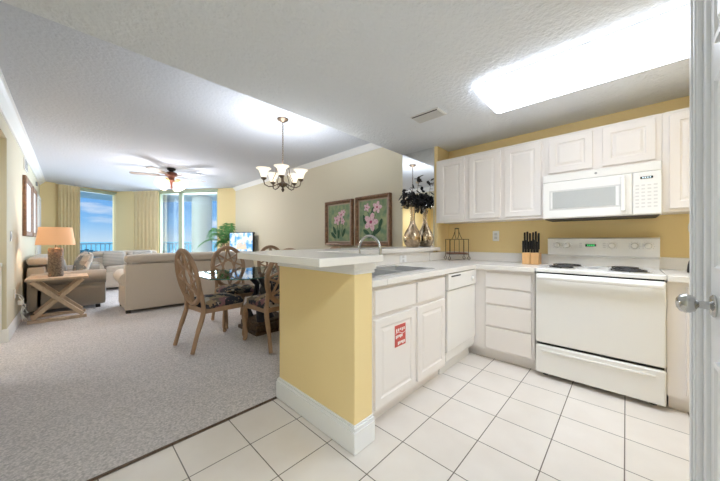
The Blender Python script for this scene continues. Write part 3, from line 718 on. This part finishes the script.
# knife block
K = thing('knife_block', 'blond wooden knife block with black handled knives by the range', 'knife block', (3.2, .69, .914))
obj('block', MB().box(3.14, 3.27, .685, .755, .9145, 1.03, .004).box(3.14, 3.27, .612, .682, .9145, 1.03, .004), M['block'], K)
for i in range(12):
    y = .628+.0235*(i % 6)+(.004 if i % 6 > 2 else 0); x = 3.165+.06*(i//6); hh = (1.14, 1.225)[i//6]+.008*((i*5) % 3)
    q = MB(); q.box(x-.011, x+.011, y-.008, y+.008, 1.031+.03*(i//6), hh, .004)
    q.box(x-.007, x+.007, y-.001, y+.001, 1.0295, 1.035+.03*(i//6))
    tag(obj('knife', q, M['black'], None, loc=(x, y, 1.03)), ('short black handled knife in the front row of the wooden block' if i < 6 else 'long black handled knife in the back row of the wooden block'), 'knife', 'knives in the wooden block' + (', front row' if i < 6 else ', back row'))
# wire rack in the corner
R_ = thing('wire_rack', 'bronze wire basket stand with brown tray in the counter corner', 'rack', (3.2, 1.46, .914), -.8)
q = MB(); W = .11; D = .075
for sx_ in (-1, 1):
    for sy_ in (-1, 1):
        x, y = sx_*W, sy_*D
        q.tube([(x+sx_*.012, y, .012), (x+sx_*.02, y, .03), (x+sx_*.004, y, .05), (x-sx_*.012, y, .035), (x-sx_*.004, y, .012), (x+sx_*.01, y, .006)], .0036, 6)
        q.tube([(x+sx_*.004, y, .05), (x, y, .08), (x, y, .25)], .0036, 6)
for z in (.075, .25): q.tube([(-W, -D, z), (W, -D, z), (W, D, z), (-W, D, z)], .0036, 6, closed=True)
for sy_ in (-1, 1):
    q.tube([(-.055, sy_*D, .08), (-.055, sy_*D, .235), (-.045, sy_*D, .25), (.045, sy_*D, .25), (.055, sy_*D, .235), (.055, sy_*D, .08)], .0033, 6)
for sx_ in (-1, 1): q.tube([(sx_*.035, -D, .25), (sx_*.03, -.02, .30), (sx_*.022, 0, .35), (sx_*.022, 0, .375)], .0033, 6)
for sx_ in (-1, 1): q.tube([(sx_*.035, D, .25), (sx_*.03, .02, .30), (sx_*.022, 0, .35)], .0033, 6)
q.bm.transform(Matrix.Identity(4)); obj('wire_frame', q, M['wire'], R_, True, local=True)
obj('tray', MB().box(-W+.004, W-.004, -D+.004, D-.004, .082, .094, .003), M['tray'], R_, local=True)
obj('handle', MB().tube([(-.024, 0, .377), (.024, 0, .377)], .006, 10), M['black'], R_, True, local=True)
# paper towel style stand by door frame
P_ = thing('utensil_stand', 'black based stand with thin silver rod beside the door frame', 'stand', (3.15, -.35, .914))
obj('base', MB().lathe([(.026, 0), (.026, .02), (.023, .05), (.018, .08), (.010, .10), (0, .13)], c=(3.15, -.35, .9145)), M['black'], P_, True)
obj('rod', MB().tube([(3.15, -.35, 1.03), (3.15, -.35, 1.28)], .006, 10), M['steel'], P_, True)
obj('loop', MB().tube([(3.15, -.35+.018*math.sin(a*PI/8), 1.245+.045*math.cos(a*PI/8)) for a in range(16)], .003, 6, closed=True), M['steel'], P_, True)

# mirror + vase
mr = MB(); mr.box(XR-.006, XR-.0005, 1.702, YS+.0, 1.071, H1-.002)
tag(obj('wall_mirror', mr, M['mirror'], None, loc=(XR, 1.94, 1.07)), 'tall frameless mirror panel on the wall at the end of the bar', 'mirror')
vx, vy = 2.945, 1.915
v = MB(); v.lathe([(0, 0), (.072, 0), (.094, .03), (.112, .08), (.112, .12), (.092, .18), (.055, .24), (.034, .29), (.028, .34), (.030, .42), (.036, .49), (.03, .49), (.024, .42), (.022, .34)], c=(vx, vy, 1.0715), seg=36)
tag(obj('vase', v, M['mercury'], None, True, loc=(vx, vy, 1.07)), 'gourd-shaped mercury glass vase on the ledge before the mirror', 'vase')
A = thing('dark_bouquet', 'black leafy branches with pale blossoms standing in the mercury glass vase', 'flowers', (vx, vy, 1.5))
q = MB(); lf = MB(); bl = MB(); rnd = random.Random(9)
for k in range(13):
    a = rnd.uniform(0, 2*PI); sp = rnd.uniform(.02, .15); hh = rnd.uniform(.03, .22)
    if k == 0: a, sp, hh = -1.2, .10, .34
    tip = Vector((vx-.02+.75*sp*math.cos(a), vy+sp*math.sin(a), 1.56+hh)); tip.x = min(tip.x, 3.05)
    q.tube([(vx, vy, 1.45), (vx+.3*(tip.x-vx), vy+.3*(tip.y-vy), 1.58), tip], .0022, 5)
    for j in range(16 if k else 10):
        c0 = tip+Vector((rnd.gauss(0, .026), rnd.gauss(0, .034), rnd.gauss(-.015, .032))); c0.x = min(c0.x, 3.06)
        R = Matrix.Rotation(rnd.uniform(0, 6.28), 4, 'Z') @ Matrix.Rotation(rnd.uniform(-1.4, 1.4), 4, 'X')
        (bl if j == 3 and k % 2 == 0 else lf).lathe([(0, -.0015), (.019, -.001), (.021, .001), (0, .003)], c=c0, seg=7, M=R @ Matrix.Diagonal((1, 1.5, 1, 1)))
obj('stem', q, M['wire'], A); obj('foliage', lf, M['blackleaf'], A); obj('blossom', bl, M['blossom'], A)

# ------------------------------------------------------------------ pictures
def flower(mb, mc, ml, c, R, T):
    for k in range(5):
        a = k*2*PI/5+.3; mb.T = T @ Matrix.Translation((c[0], -.0035, c[1])) @ Matrix.Rotation(a, 4, 'Y')
        mb.lathe([(0, 0), (.30*R, 0), (.34*R, .0006), (0, .0012)], c=(0, 0, 0), seg=12, M=Matrix.Translation((0, 0, .55*R)) @ Matrix.Diagonal((1, 1, 1.6, 1)) @ Matrix.Rotation(PI/2, 4, 'X'))
    mc.T = T; mc.lathe([(0, 0), (.2*R, 0), (.16*R, .001), (0, .0015)], c=(c[0], -.0048, c[1]), seg=10, M=Matrix.Rotation(PI/2, 4, 'X'))
def picture(yc, zc, w_, h_, fl, label):
    T = Matrix.Translation((XR-.012, yc, zc)) @ Matrix.Rotation(-PI/2, 4, 'Z')
    t = thing('framed_painting', label, 'picture', (XR-.01, yc, zc-h_/2))
    q = MB(); q.T = T @ Matrix.Translation((0, .011, -h_/2)); fw = .075
    b = bmesh.new()
    q.rings(w_, h_, [(0, 0), (0, -.055), (.008, -.062), (.03, -.056), (.045, -.024), (.055, -.022)])
    obj('frame', q, M['frame'], t)
    q = MB(); q.T = T @ Matrix.Translation((0, .011, -h_/2+.052)); q.rings(w_-.104, h_-.104, [(0, -.0225), (0, -.028), (.008, -.031), (.016, -.026)]); obj('frame_lip', q, M['gilt'], t)
    q = MB(); q.T = T @ Matrix.Translation((0, .011, -h_/2+.072)); q.rings(w_-.144, h_-.144, [(0, -.0262), (0, -.0268)]); cv = obj('canvas', q, M['canvas'], t)
    T2 = T @ Matrix.Translation((0, -.0155, 0)); a, b_, cc_ = MB(), MB(), MB()
    for f_ in fl['f']: flower(a, b_, None, f_[:2], f_[2], T2)
    cc_.T = T2 @ Matrix.Translation((0, -.002, 0))
    for s_ in fl['s']: cc_.tube([(p[0], 0, p[1]) for p in s_], .0035, 5)
    for l_ in fl['l']:
        cc_.T = T2 @ Matrix.Translation((l_[0], -.002, l_[1])) @ Matrix.Rotation(l_[2], 4, 'Y')
        cc_.lathe([(0, 0), (.03, 0), (.03, .001), (0, .0012)], seg=10, M=Matrix.Diagonal((1, 1, 2.6, 1)) @ Matrix.Rotation(PI/2, 4, 'X'))
    obj('painted_leaf', cc_, M['stemp'], cv); obj('painted_petal', a, M['petal'], cv); obj('painted_centre', b_, M['petalc'], cv)
picture(3.425, 1.437, .655, .735, {'f': [(.06, .13, .075), (-.04, .05, .08), (.10, .02, .05), (.12, .17, .045)], 's': [[(0, -.24), (.02, -.05), (.05, .1)], [(-.02, -.24), (-.03, -.1), (-.04, .03)], [(.04, -.22), (.1, -.08), (.1, 0)]], 'l': [(-.1, -.12, -.5), (.12, -.16, .5), (.0, -.18, .1), (-.13, -.2, -.9)]}, 'framed painting of slim pale pink lilies, the left one over the bar')
picture(2.685, 1.442, .67, .74, {'f': [(-.03, -.02, .13), (.09, .19, .085), (-.11, .2, .06)], 's': [[(0, -.24), (-.02, -.15)], [(.02, 0), (.09, .15)], [(-.05, .05), (-.11, .16)]], 'l': [(-.12, -.17, -1), (.1, -.15, .9), (.03, -.2, .2), (.15, -.05, .4), (-.16, .02, -.3), (0, .12, .2), (-.05, -.23, 1.4)]}, 'framed painting of large pink hibiscus-like flowers, the right one over the bar')
def left_frame(ya, yb, label):
    T = Matrix.Translation((XL+.012, (ya+yb)/2, 1.22)) @ Matrix.Rotation(PI/2, 4, 'Z')
    t = thing('framed_art', label, 'picture', (XL+.01, (ya+yb)/2, 1.22))
    q = MB(); q.T = T @ Matrix.Translation((0, .011, 0)); q.rings(yb-ya, .92, [(0, 0), (0, -.03), (.01, -.042), (.06, -.035), (.08, -.02)]); obj('frame', q, M['frame'], t)
    q = MB(); q.T = T @ Matrix.Translation((0, .011, .08)); q.rings(yb-ya-.16, .76, [(0, -.0202), (0, -.0225)]); obj('print', q, M['label'], t)
left_frame(6.55, 7.55, 'brown framed print on the left wall, nearer the lamp')
left_frame(7.72, 8.55, 'brown framed print on the left wall, nearer the window')
V = thing('wall_vent', 'white return air grille high on the left wall', 'vent', (XL, 7.0, 2.33))
obj('frame', MB().box(XL+.001, XL+.015, 6.7, 7.1, 2.26, 2.44, .003), M['trim'], V)
q = MB()
for k in range(7): q.box(XL+.013, XL+.019, 6.72, 7.08, 2.275+k*.022, 2.283+k*.022)
obj('louvre', q, M['grey'], V)
sp = MB(); sp.box(XL+.001, XL+.03, 8.9, 9.0, 2.30, 2.38, .005); tag(obj('wall_speaker', sp, M['grey'], None, loc=(XL, 8.95, 2.3)), 'tiny grey box high on the left wall near the window', 'sensor')

# ------------------------------------------------------------------ chandelier
def bell(mb, c, s=1.0, M_=None):
    mb.lathe([(.022*s, 0), (.034*s, .012*s), (.042*s, .04*s), (.05*s, .07*s), (.068*s, .10*s), (.094*s, .118*s), (.090*s, .118*s), (.064*s, .102*s), (.046*s, .07*s), (.038*s, .04*s), (.018*s, .006*s)], c=c, seg=28, M=M_)
cxx, cyy = 1.725, 2.90
C = thing('chandelier', 'bronze five arm chandelier with frosted bell shades over the table', 'chandelier', (cxx, cyy, H2))
obj('canopy', MB().lathe([(0, 0), (.065, 0), (.065, -.008), (.05, -.022), (.02, -.034), (.008, -.045), (0, -.045)], c=(cxx, cyy, H2-.001)), M['bronze'], C, True)
q = MB()
for k in range(24):
    z = H2-.05-k*.0215
    ring = [(.008*math.cos(a*PI/4), .0155*math.sin(a*PI/4)) for a in range(8)]
    q.tube([(cxx+(x if k % 2 else 0), cyy+(0 if k % 2 else x), z+zz) for x, zz in ring], .0024, 5, closed=True)
obj('chain', q, M['bronze'], C, True)
obj('stem', MB().lathe([(0, 1.715), (.008, 1.72), (.018, 1.745), (.008, 1.765), (.022, 1.775), (.055, 1.80), (.058, 1.815), (.03, 1.825), (.012, 1.85), (.010, 1.90), (.018, 1.93), (.010, 1.96), (.009, 2.02), (.013, 2.04), (.006, 2.055), (0, 2.055)], c=(cxx, cyy, 0)), M['bronze'], C, True)
R0 = .215
for k in range(5):
    a = math.radians(20+72*k); ca, sa = math.cos(a), math.sin(a)
    P = lambda r, z: (cxx+r*ca, cyy+r*sa, z)
    pts = [P(.02, 1.815), P(.06, 1.80), P(.11, 1.775), P(.16, 1.765), P(.205, 1.785), P(R0, 1.825), P(R0, 1.85)]
    ar = obj('arm', MB().tube(pts, .006, 8), M['bronze'], C, True)
    obj('scroll', MB().tube([P(.10, 1.78), P(.115, 1.85), P(.08, 1.93), P(.075, 1.99), P(.04, 2.02), P(.012, 2.01)], .0038, 6), M['bronze'], ar, True)
    obj('socket_cup', MB().lathe([(0, 1.835), (.012, 1.835), (.03, 1.85), (.03, 1.862), (0, 1.862)], c=P(R0, 0)), M['bronze'], ar, True)
    q = MB(); bell(q, P(R0, 1.862), .88); obj('glass_shade', q, M['shade'], C, True)
    light('chandelier_light', 'POINT', P(R0, 1.94), 4.4, (.88, .94, 1), .03)
# ceiling fan
fx, fy = 1.39, 6.48
F = thing('ceiling_fan', 'five blade bronze ceiling fan with lit glass shades in the living room', 'ceiling fan', (fx, fy, H2))
obj('canopy', MB().lathe([(0, H2-.001), (.075, H2-.001), (.07, H2-.03), (.03, H2-.06), (.015, H2-.07), (.015, 2.50), (0, 2.50)], c=(fx, fy, 0)), M['dark'], F, True)
obj('motor', MB().lathe([(0, 2.502), (.05, 2.50), (.10, 2.48), (.11, 2.45), (.10, 2.415), (.06, 2.40), (.045, 2.36), (.05, 2.33), (.025, 2.30), (.014, 2.22), (.022, 2.20), (.010, 2.17), (0, 2.16)], c=(fx, fy, 0)), M['copper'], F, True)
for k in range(5):
    a = math.radians(12+72*k); T = Matrix.Translation((fx, fy, 2.425)) @ Matrix.Rotation(a, 4, 'Z')
    q = MB(); q.T = T @ Matrix.Rotation(.10, 4, 'X'); q.prism([(.19, -.05), (.3, -.062), (.62, -.07), (.66, -.05), (.67, 0), (.66, .05), (.62, .07), (.3, .062), (.19, .05)], -.004, .004); bl_ = obj('blade', q, M['blade'], F)
    q = MB(); q.T = T; q.box(.09, .23, -.018, .018, -.010, -.003, .002); obj('blade_iron', q, M['copper'], bl_)
for k in range(4):
    a = math.radians(40+90*k); ca, sa = math.cos(a), math.sin(a); P = lambda r, z: (fx+r*ca, fy+r*sa, z)
    obj('lamp_arm', MB().tube([P(.02, 2.33), P(.07, 2.335), P(.10, 2.32)], .008, 6), M['copper'], F, True)
    q = MB(); bell(q, P(.10, 2.335), 1.35, Matrix.Rotation(a, 4, 'Z') @ Matrix.Rotation(PI*.70, 4, 'Y')); obj('glass_shade', q, M['shade2'], F, True)
    light('fan_light', 'POINT', P(.20, 2.16), 10, (.95, .95, 1), .09)

# ------------------------------------------------------------------ side table + lamp
S = thing('side_table', 'whitewashed wooden side table with crossed X legs under the lamp', 'table', (-.11, 6.1, 0))
obj('table_top', MB().box(-.42, .20, 5.85, 6.38, .585, .62, .006), M['lightwood'], S)
for yy in (5.90, 6.33):
    for sg in (-1, 1):
        q = MB(); L_ = math.hypot(.50, .52); ang = math.atan2(.52, .50)*sg
        q.T = Matrix.Translation((-.11, yy+(.002 if sg > 0 else -.002)*9, .315)) @ Matrix.Rotation(-ang, 4, 'Y'); q.box(-L_/2, L_/2, -.016, .016, -.026, .026, .003)
        obj('leg', q, M['lightwood'], S)
    obj('foot_rail', MB().box(-.40, .18, yy-.032, yy+.032, .004, .045, .004), M['lightwood'], S)
obj('stretcher', MB().box(-.13, -.09, 5.93, 6.31, .30, .33, .003), M['lightwood'], S)
lx, ly = -.14, 6.12
Lm = thing('table_lamp', 'table lamp with brown woven column base and peach drum shade', 'lamp', (lx, ly, .62))
obj('base', MB().lathe([(0, 0), (.078, 0), (.082, .02), (.078, .06), (.082, .10), (.078, .16), (.082, .22), (.078, .28), (.082, .34), (.078, .40), (.07, .42), (0, .42)], c=(lx, ly, .6205), seg=28), M['rattan'], Lm, True)
obj('stem', MB().tube([(lx, ly, 1.04), (lx, ly, 1.33)], .006, 8), M['bronze'], Lm, True)
obj('shade', MB().lathe([(.205, 1.085), (.172, 1.345), (.170, 1.345), (.203, 1.085)], c=(lx, ly, 0), seg=40, closed=True), M['lampshade'], Lm, True)
q = MB()
for k in range(3): a = k*2*PI/3; q.tube([(lx, ly, 1.32), (lx+.171*math.cos(a), ly+.171*math.sin(a), 1.325)], .002, 4)
obj('shade_spider', q, M['bronze'], Lm)
light('lamp_light', 'POINT', (lx, ly, 1.2), 5, (1, .80, .58), .04)

# ------------------------------------------------------------------ sofas (local: faces +y, back at -y)
def sofa(name, label, L, loc, rz, m, nseat, hb=.86, D=.92, skirt=True):
    t = thing(name, label, 'sofa', loc, rz)
    aw = .22
    q = MB(); q.soft((0, 0, .235), (L-.14, D-.04, .36), .03); obj('base', q, M[m], t, True, local=True)
    q = MB(); q.soft((0, -D/2+.10, (hb-.06+.05)/2), (L-.14, .20, hb-.06-.05), .04); obj('back', q, M[m], t, True, local=True)
    q = MB(); q.soft((0, -D/2+.115, hb+.02), (L-.15, .235, .14), .06, .008); obj('back_roll', q, M[m], t, True, local=True)
    for sx_ in (-1, 1):
        x = sx_*(L/2-aw/2-.06)
        q = MB(); q.soft((x, 0.02, .31), (aw-.03, D-.04, .50), .03)
        prof = [(.125*math.cos(k*PI/10)*1.0, .115*math.sin(k*PI/10)) for k in range(20)]
        q.prism(prof, -D/2+.05, D/2-.0, M=Matrix.Translation((x+sx_*.04, 0, .535)) @ Matrix.Rotation(-PI/2, 4, 'X'), bev=.0)
        obj('arm', q, M[m], t, True, local=True)
    inner = L-2*aw-.12
    for k in range(nseat):
        wk = inner/nseat; x = -inner/2+wk*(k+.5)
        q = MB(); q.soft((x, .09, .47), (wk-.01, D-.30, .16), .045, .02); obj('seat_cushion', q, M[m], t, True, local=True)
        q = MB(); q.soft((x, -D/2+.29, .66), (wk-.01, .20, .40), .07, .03, rot=Matrix.Rotation(.16, 4, 'X')); obj('back_cushion', q, M[m], t, True, local=True)
    for sx_ in (-1, 1):
        for sy_ in (-1, 1):
            q = MB(); q.box(sx_*(L/2-.12)-.03, sx_*(L/2-.12)+.03, sy_*(D/2-.1)-.03, sy_*(D/2-.1)+.03, .005, .058); obj('foot', q, M['feet'], t, local=True)
    return t
sofa('sofa', 'long taupe sofa seen from behind, back towards the dining table', 2.20, (1.62, 6.04, 0), 0, 'sofa', 3, .84)
sofa('sofa', 'grey taupe loveseat against the left wall behind the lamp table', 1.80, (-.01, 7.38, 0), -PI/2, 'sofag', 2, .80, .90)
sofa('sofa', 'small taupe loveseat facing the room in front of the windows', 1.42, (1.0, 8.98, 0), PI+.0, 'sofa', 2, .80, .84)
def pillow(label, c, rz, m, s=.44, tilt=.3, group=None):
    q = MB(); q.soft((0, 0, 0), (s, .10, s), .05, .05, rot=Matrix.Rotation(-tilt, 4, 'X')); q.bm.transform(Matrix.Rotation(rz, 4, 'Z'))
    o = obj('throw_pillow', q, M[m], None, True); o.location = c; return tag(o, label, 'pillow', group)
pillow('patterned pillow at the near end of the grey loveseat', (.16, 6.90, .74), -PI/2+.2, 'pillow', .42)
pillow('patterned pillow in the middle of the grey loveseat', (.16, 7.36, .74), -PI/2, 'pillow', .42)
pillow('striped pillow on the window loveseat, nearer the left arm', (.72, 8.77, .72), PI, 'pillow2', .38)
pillow('striped pillow on the window loveseat, nearer the right arm', (1.26, 8.77, .72), PI, 'pillow2', .38)

# ------------------------------------------------------------------ curtains
def curtain(T, a, b, label, mirror=False):
    mb = MB(); n = 64; b_ = bmesh.new(); cols = []
    for i in range(n+1):
        s = a+(b-a)*i/n; d = -.075+.028*math.sin(i*2*PI/n*6.5)+.008*math.sin(i*1.9)
        cols.append((s, d))
    rows = []
    for z, f in ((.02, 1.0), (1.2, 1.0), (2.36, .95), (2.40, .55), (2.545, .5)):
        rows.append(([b_.verts.new((s, -.075+(d+.075)*f, z)) for s, d in cols], [b_.verts.new((s, -.075+(d+.075)*f+.004, z)) for s, d in cols]))
    for r0, r1 in zip(rows, rows[1:]):
        for i in range(n):
            b_.faces.new((r0[0][i], r0[0][i+1], r1[0][i+1], r1[0][i])); b_.faces.new((r0[1][i+1], r0[1][i], r1[1][i], r1[1][i+1]))
    for i in (0, n):
        for r0, r1 in zip(rows, rows[1:]): b_.faces.new((r0[0][i], r1[0][i], r1[1][i], r0[1][i]))
    bmesh.ops.recalc_face_normals(b_, faces=b_.faces[:])
    mb._put(b_); mb.bm.transform(T)
    p = T @ Vector(((a+b)/2, -.07, 0)); tag(obj('curtain', mb, M['curtain'], None, True, loc=p), label, 'curtain', None)
    r = MB(); r.T = T; r.tube([(a-.05, -.075, 2.553), (b+.05, -.075, 2.553)], .009, 8)
    tag(obj('curtain_track', r, M['trim'], None, loc=p+Vector((0, 0, 2.55))), label.replace('curtain', 'curtain track above the curtain') if False else 'thin white ceiling track of the '+label, 'curtain track')
curtain(TA, seg_at(A_, B_, 56.5), seg_at(A_, B_, 78.5), 'pleated gold curtain left of the left window')
curtain(TB, seg_at(B_, C_, 136.5), seg_at(B_, C_, 160.5), 'pleated gold curtain between the two windows')

# ------------------------------------------------------------------ television, stand and palm
tvx, tvy = 2.84, 6.66
tvr = -1.25
Tt = thing('media_console', 'low white media console under the television', 'console', (2.88, tvy+.16, 0), -PI/2)
obj('body', MB().soft((0, 0, .43), (.60, .34, .78), .012), M['trim'], Tt, local=True)
for sx_ in (-1, 1):
    q = MB(); q.T = Matrix.Translation((sx_*.145, -.1865, .08)); q.rings(.28, .68, [(0, .016), (0, 0), (.05, 0), (.06, .005)]); dd = obj('door', q, M['trim'], Tt, local=True)
    obj('knob', MB().ball((sx_*.03, -.194, .45), .012), M['nickel'], dd, True, local=True)
for sx_ in (-1, 1):
    for sy_ in (-1, 1): obj('foot', MB().box(sx_*.26-.02, sx_*.26+.02, sy_*.13-.02, sy_*.13+.02, .004, .045), M['feet'], Tt, local=True)
tv = thing('television', 'flat television showing a bright blue and white picture by the palm', 'television', (tvx, tvy, .82), tvr)
obj('bezel', MB().box(-.39, .39, -.005, .05, .06, .53, .006), M['black'], tv, local=True)
s_ = obj('screen', MB().box(-.375, .375, -.0075, -.004, .075, .515), M['tv'], tv, local=True)
q = MB(); rnd = random.Random(3)
for k in range(9):
    x = -.12+k*.035; hh = .10+.07*rnd.random(); q.box(x-.014, x+.014, -.0092, -.0076, .14, .14+hh)
q.box(-.15, .19, -.0092, -.0076, .12, .17)
obj('screen_image', q, M['tvsand'], s_, local=True)
obj('screen_foot', MB().box(-.2, .2, -.07, .1, .001, .012, .003).box(-.03, .03, .01, .035, .012, .07), M['black'], tv, local=True)
px_, py_ = 2.72, 7.30
PL = thing('potted_palm', 'tall leafy green palm in a pot behind the television', 'plant', (px_, py_, 0))
obj('pot', MB().lathe([(0, .004), (.13, .004), (.17, .30), (.18, .31), (.18, .33), (.16, .33), (.15, .28), (0, .28)], c=(px_, py_, 0)), M['pot'], PL, True)
q = MB()
for k in range(4): a = k*1.6; q.tube([(px_+.04*math.cos(a), py_+.04*math.sin(a), .28), (px_+.05*math.cos(a), py_+.05*math.sin(a), .7), (px_+.07*math.cos(a), py_+.07*math.sin(a), 1.08)], .014, 8)
obj('stem', q, M['wood'], PL, True)
rnd = random.Random(12)
for k in range(12):
    a = k*2.4+.4; ln = rnd.uniform(.45, .8); up = rnd.uniform(.1, .6)
    if px_+ln*.8*math.cos(a) > 3.0: ln = (3.0-px_)/max(.2, math.cos(a))*.85
    if ln*.8*math.sin(a) > .35: ln = .35/.8/math.sin(a)
    q = MB(); pts = []
    for j in range(9):
        s = j/8; pts.append(Vector((px_+ln*s*.8*math.cos(a), py_+ln*s*.8*math.sin(a), 1.08+up*math.sin(s*2.2)-.15*s*s)))
    q.tube(pts, [.006*(1-.8*j/8) for j in range(9)], 5)
    for j in range(1, 9):
        for side in (-1, 1):
            for h_ in (0, .5):
                p = pts[j]-(pts[j]-pts[j-1])*h_; t = (pts[j]-pts[j-1]).normalized(); sd = t.cross(Vector((0, 0, 1))).normalized()*side
                tip = p+sd*.15*(1-.35*abs(j/8-.5))+t*.08+Vector((0, 0, -.06)); wv = t*.0125
                m_ = (p+tip)/2+Vector((0, 0, .018))
                if max(p.x, tip.x) > 3.08: continue
                b0 = bmesh.new(); V_ = [b0.verts.new(x) for x in (p-wv*.4, p+wv*.4, m_+wv, tip, m_-wv)]
                b0.faces.new(V_); 
                r0 = bmesh.ops.extrude_face_region(b0, geom=b0.faces[:]); bmesh.ops.translate(b0, vec=(0, 0, .0012), verts=[e for e in r0['geom'] if isinstance(e, bmesh.types.BMVert)])
                q._put(b0)
    obj('frond', q, M['leaf'], PL)

# ------------------------------------------------------------------ dining set
tx, ty = 1.80, 3.42
D = thing('dining_table', 'octagonal glass topped dining table on a dark pedestal', 'table', (tx, ty, 0))
hx, hy, cc = .80, .58, .26
oc = [(tx-hx+cc, ty-hy), (tx+hx-cc, ty-hy), (tx+hx, ty-hy+cc), (tx+hx, ty+hy-cc), (tx+hx-cc, ty+hy), (tx-hx+cc, ty+hy), (tx-hx, ty+hy-cc), (tx-hx, ty-hy+cc)]
tp = obj('glass_top', MB().prism(oc, .740, .754), M['tglass'], D)
q = MB(); q.tube([(x, y, .747) for x, y in oc], .0062, 6, closed=True); obj('polished_edge', q, M['gedge'], tp)
obj('pedestal_base', MB().box(tx-.27, tx+.27, ty-.25, ty+.27, .005, .05, .01).box(tx-.245, tx+.245, ty-.225, ty+.245, .05, .12, .015).box(tx-.22, tx+.22, ty-.20, ty+.22, .12, .15, .01), M['weave'], D)
for sx_ in (-1, 1):
    for sy_ in (-1, 1):
        pts = [(tx+sx_*.16, ty+sy_*.15, .15), (tx+sx_*.19, ty+sy_*.18, .28), (tx+sx_*.10, ty+sy_*.10, .45), (tx+sx_*.09, ty+sy_*.09, .58), (tx+sx_*.17, ty+sy_*.16, .70), (tx+sx_*.2, ty+sy_*.19, .739)]
        obj('pedestal_column', MB().tube(pts, [.05, .045, .035, .035, .04, .03], 8), M['navy'], D, True)
obj('pedestal_core', MB().lathe([(0, .15), (.1, .15), (.07, .2), (.06, .4), (.1, .5), (.06, .6), (.08, .66), (0, .66)], c=(tx, ty, 0)), M['navy'], D, True)

def spline(pts, n=6):
    out = []; P = [Vector(p) for p in pts]
    for i in range(len(P)-1):
        p0, p1, p2, p3 = P[max(i-1, 0)], P[i], P[i+1], P[min(i+2, len(P)-1)]
        for k in range(n):
            t = k/n; out.append(.5*((2*p1)+(-p0+p2)*t+(2*p0-5*p1+4*p2-p3)*t*t+(-p0+3*p1-3*p2+p3)*t**3))
    out.append(P[-1]); return out
def make_chair(label, loc, rz):
    """faces +y"""
    t = thing('dining_chair', label, 'chair', (0, 0, 0), 0, None)
    lean = lambda z: -.215-.20*(z-.45)
    q = MB(); a_, h_ = .225, .285; zc = .760
    rim = [(a_*math.cos(k*2*PI/40), 0, h_*math.sin(k*2*PI/40)) for k in range(40)]
    path = [(x, lean(zc+z), zc+z) for x, _, z in rim]
    # flat oval band: two stacked tubes give its width
    q.tube(path, .023, 8, closed=True); q.tube([(x*.93, y+.006, zc+(z-zc)*.95) for x, y, z in path], .018, 8, closed=True)
    obj('back_frame', q, M['wood'], t, True, local=True)
    q = MB(); pr = [Vector((a_*.95*math.cos(PI/2+k*2*PI/8), 0, h_*.95*math.sin(PI/2+k*2*PI/8))) for k in range(8)]
    for k in range(8):
        A0, B0 = pr[k], pr[(k+3) % 8]; p0 = Vector((A0.x, lean(zc+A0.z), zc+A0.z)); p1 = Vector((B0.x, lean(zc+B0.z), zc+B0.z)); mid = (p0+p1)/2
        mid = mid+Vector((mid.x, 0, (mid.z-zc)))*-.12
        q.tube(spline([p0, mid, p1], 4), .0125, 6)
    obj('back_lattice', q, M['wood'], t, True, local=True)
    # seat rail
    out = [(-.20, -.20), (.20, -.20), (.235, .20), (.19, .245), (-.19, .245), (-.235, .20)]
    q = MB(); q.prism(out, .385, .435, bev=.006); obj('seat_frame', q, M['wood'], t, local=True)
    q = MB(); q.soft((0, .02, .462), (.44, .44, .085), .04, .03); obj('seat', q, M['seat'], t, True, local=True)
    for sx_ in (-1, 1):
        q = MB(); q.tube(spline([(sx_*.205, -.32, .012), (sx_*.20, -.27, .2), (sx_*.195, -.21, .40), (sx_*.188, -.222, .56), (sx_*.196, -.26, .70)], 5), [.021]*6+[.025]*6+[.022]*9, 8)
        obj('leg', q, M['wood'], t, True, local=True)
        q = MB(); pts = spline([(sx_*.215, .225, .40), (sx_*.235, .245, .30), (sx_*.225, .235, .17), (sx_*.215, .225, .07), (sx_*.228, .245, .016)], 5)
        q.tube(pts, [.027-.012*(k/20)+(.008 if k > 17 else 0) for k in range(len(pts))], 8); obj('leg', q, M['wood'], t, True, local=True)
    t.location = loc; t.rotation_euler = (0, 0, rz); return t
ch = make_chair('carved oval back dining chair at the left end of the glass table, side on', (1.135, 3.37, .004), -PI/2+.14)
dup(ch, (1.62, 3.95, .004), PI, 'carved oval back dining chair on the far side, seen through the glass top')
dup(ch, (1.61, 2.91, .004), 0, 'carved oval back dining chair nearest the yellow half wall, back turned')
dup(ch, (2.36, 4.10, .004), PI-.1, 'carved oval back dining chair with only its top showing above the bar end')
dup(ch, (2.55, 3.28, .004), PI/2, 'carved oval back dining chair at the right end by the wall, hidden by the bar')
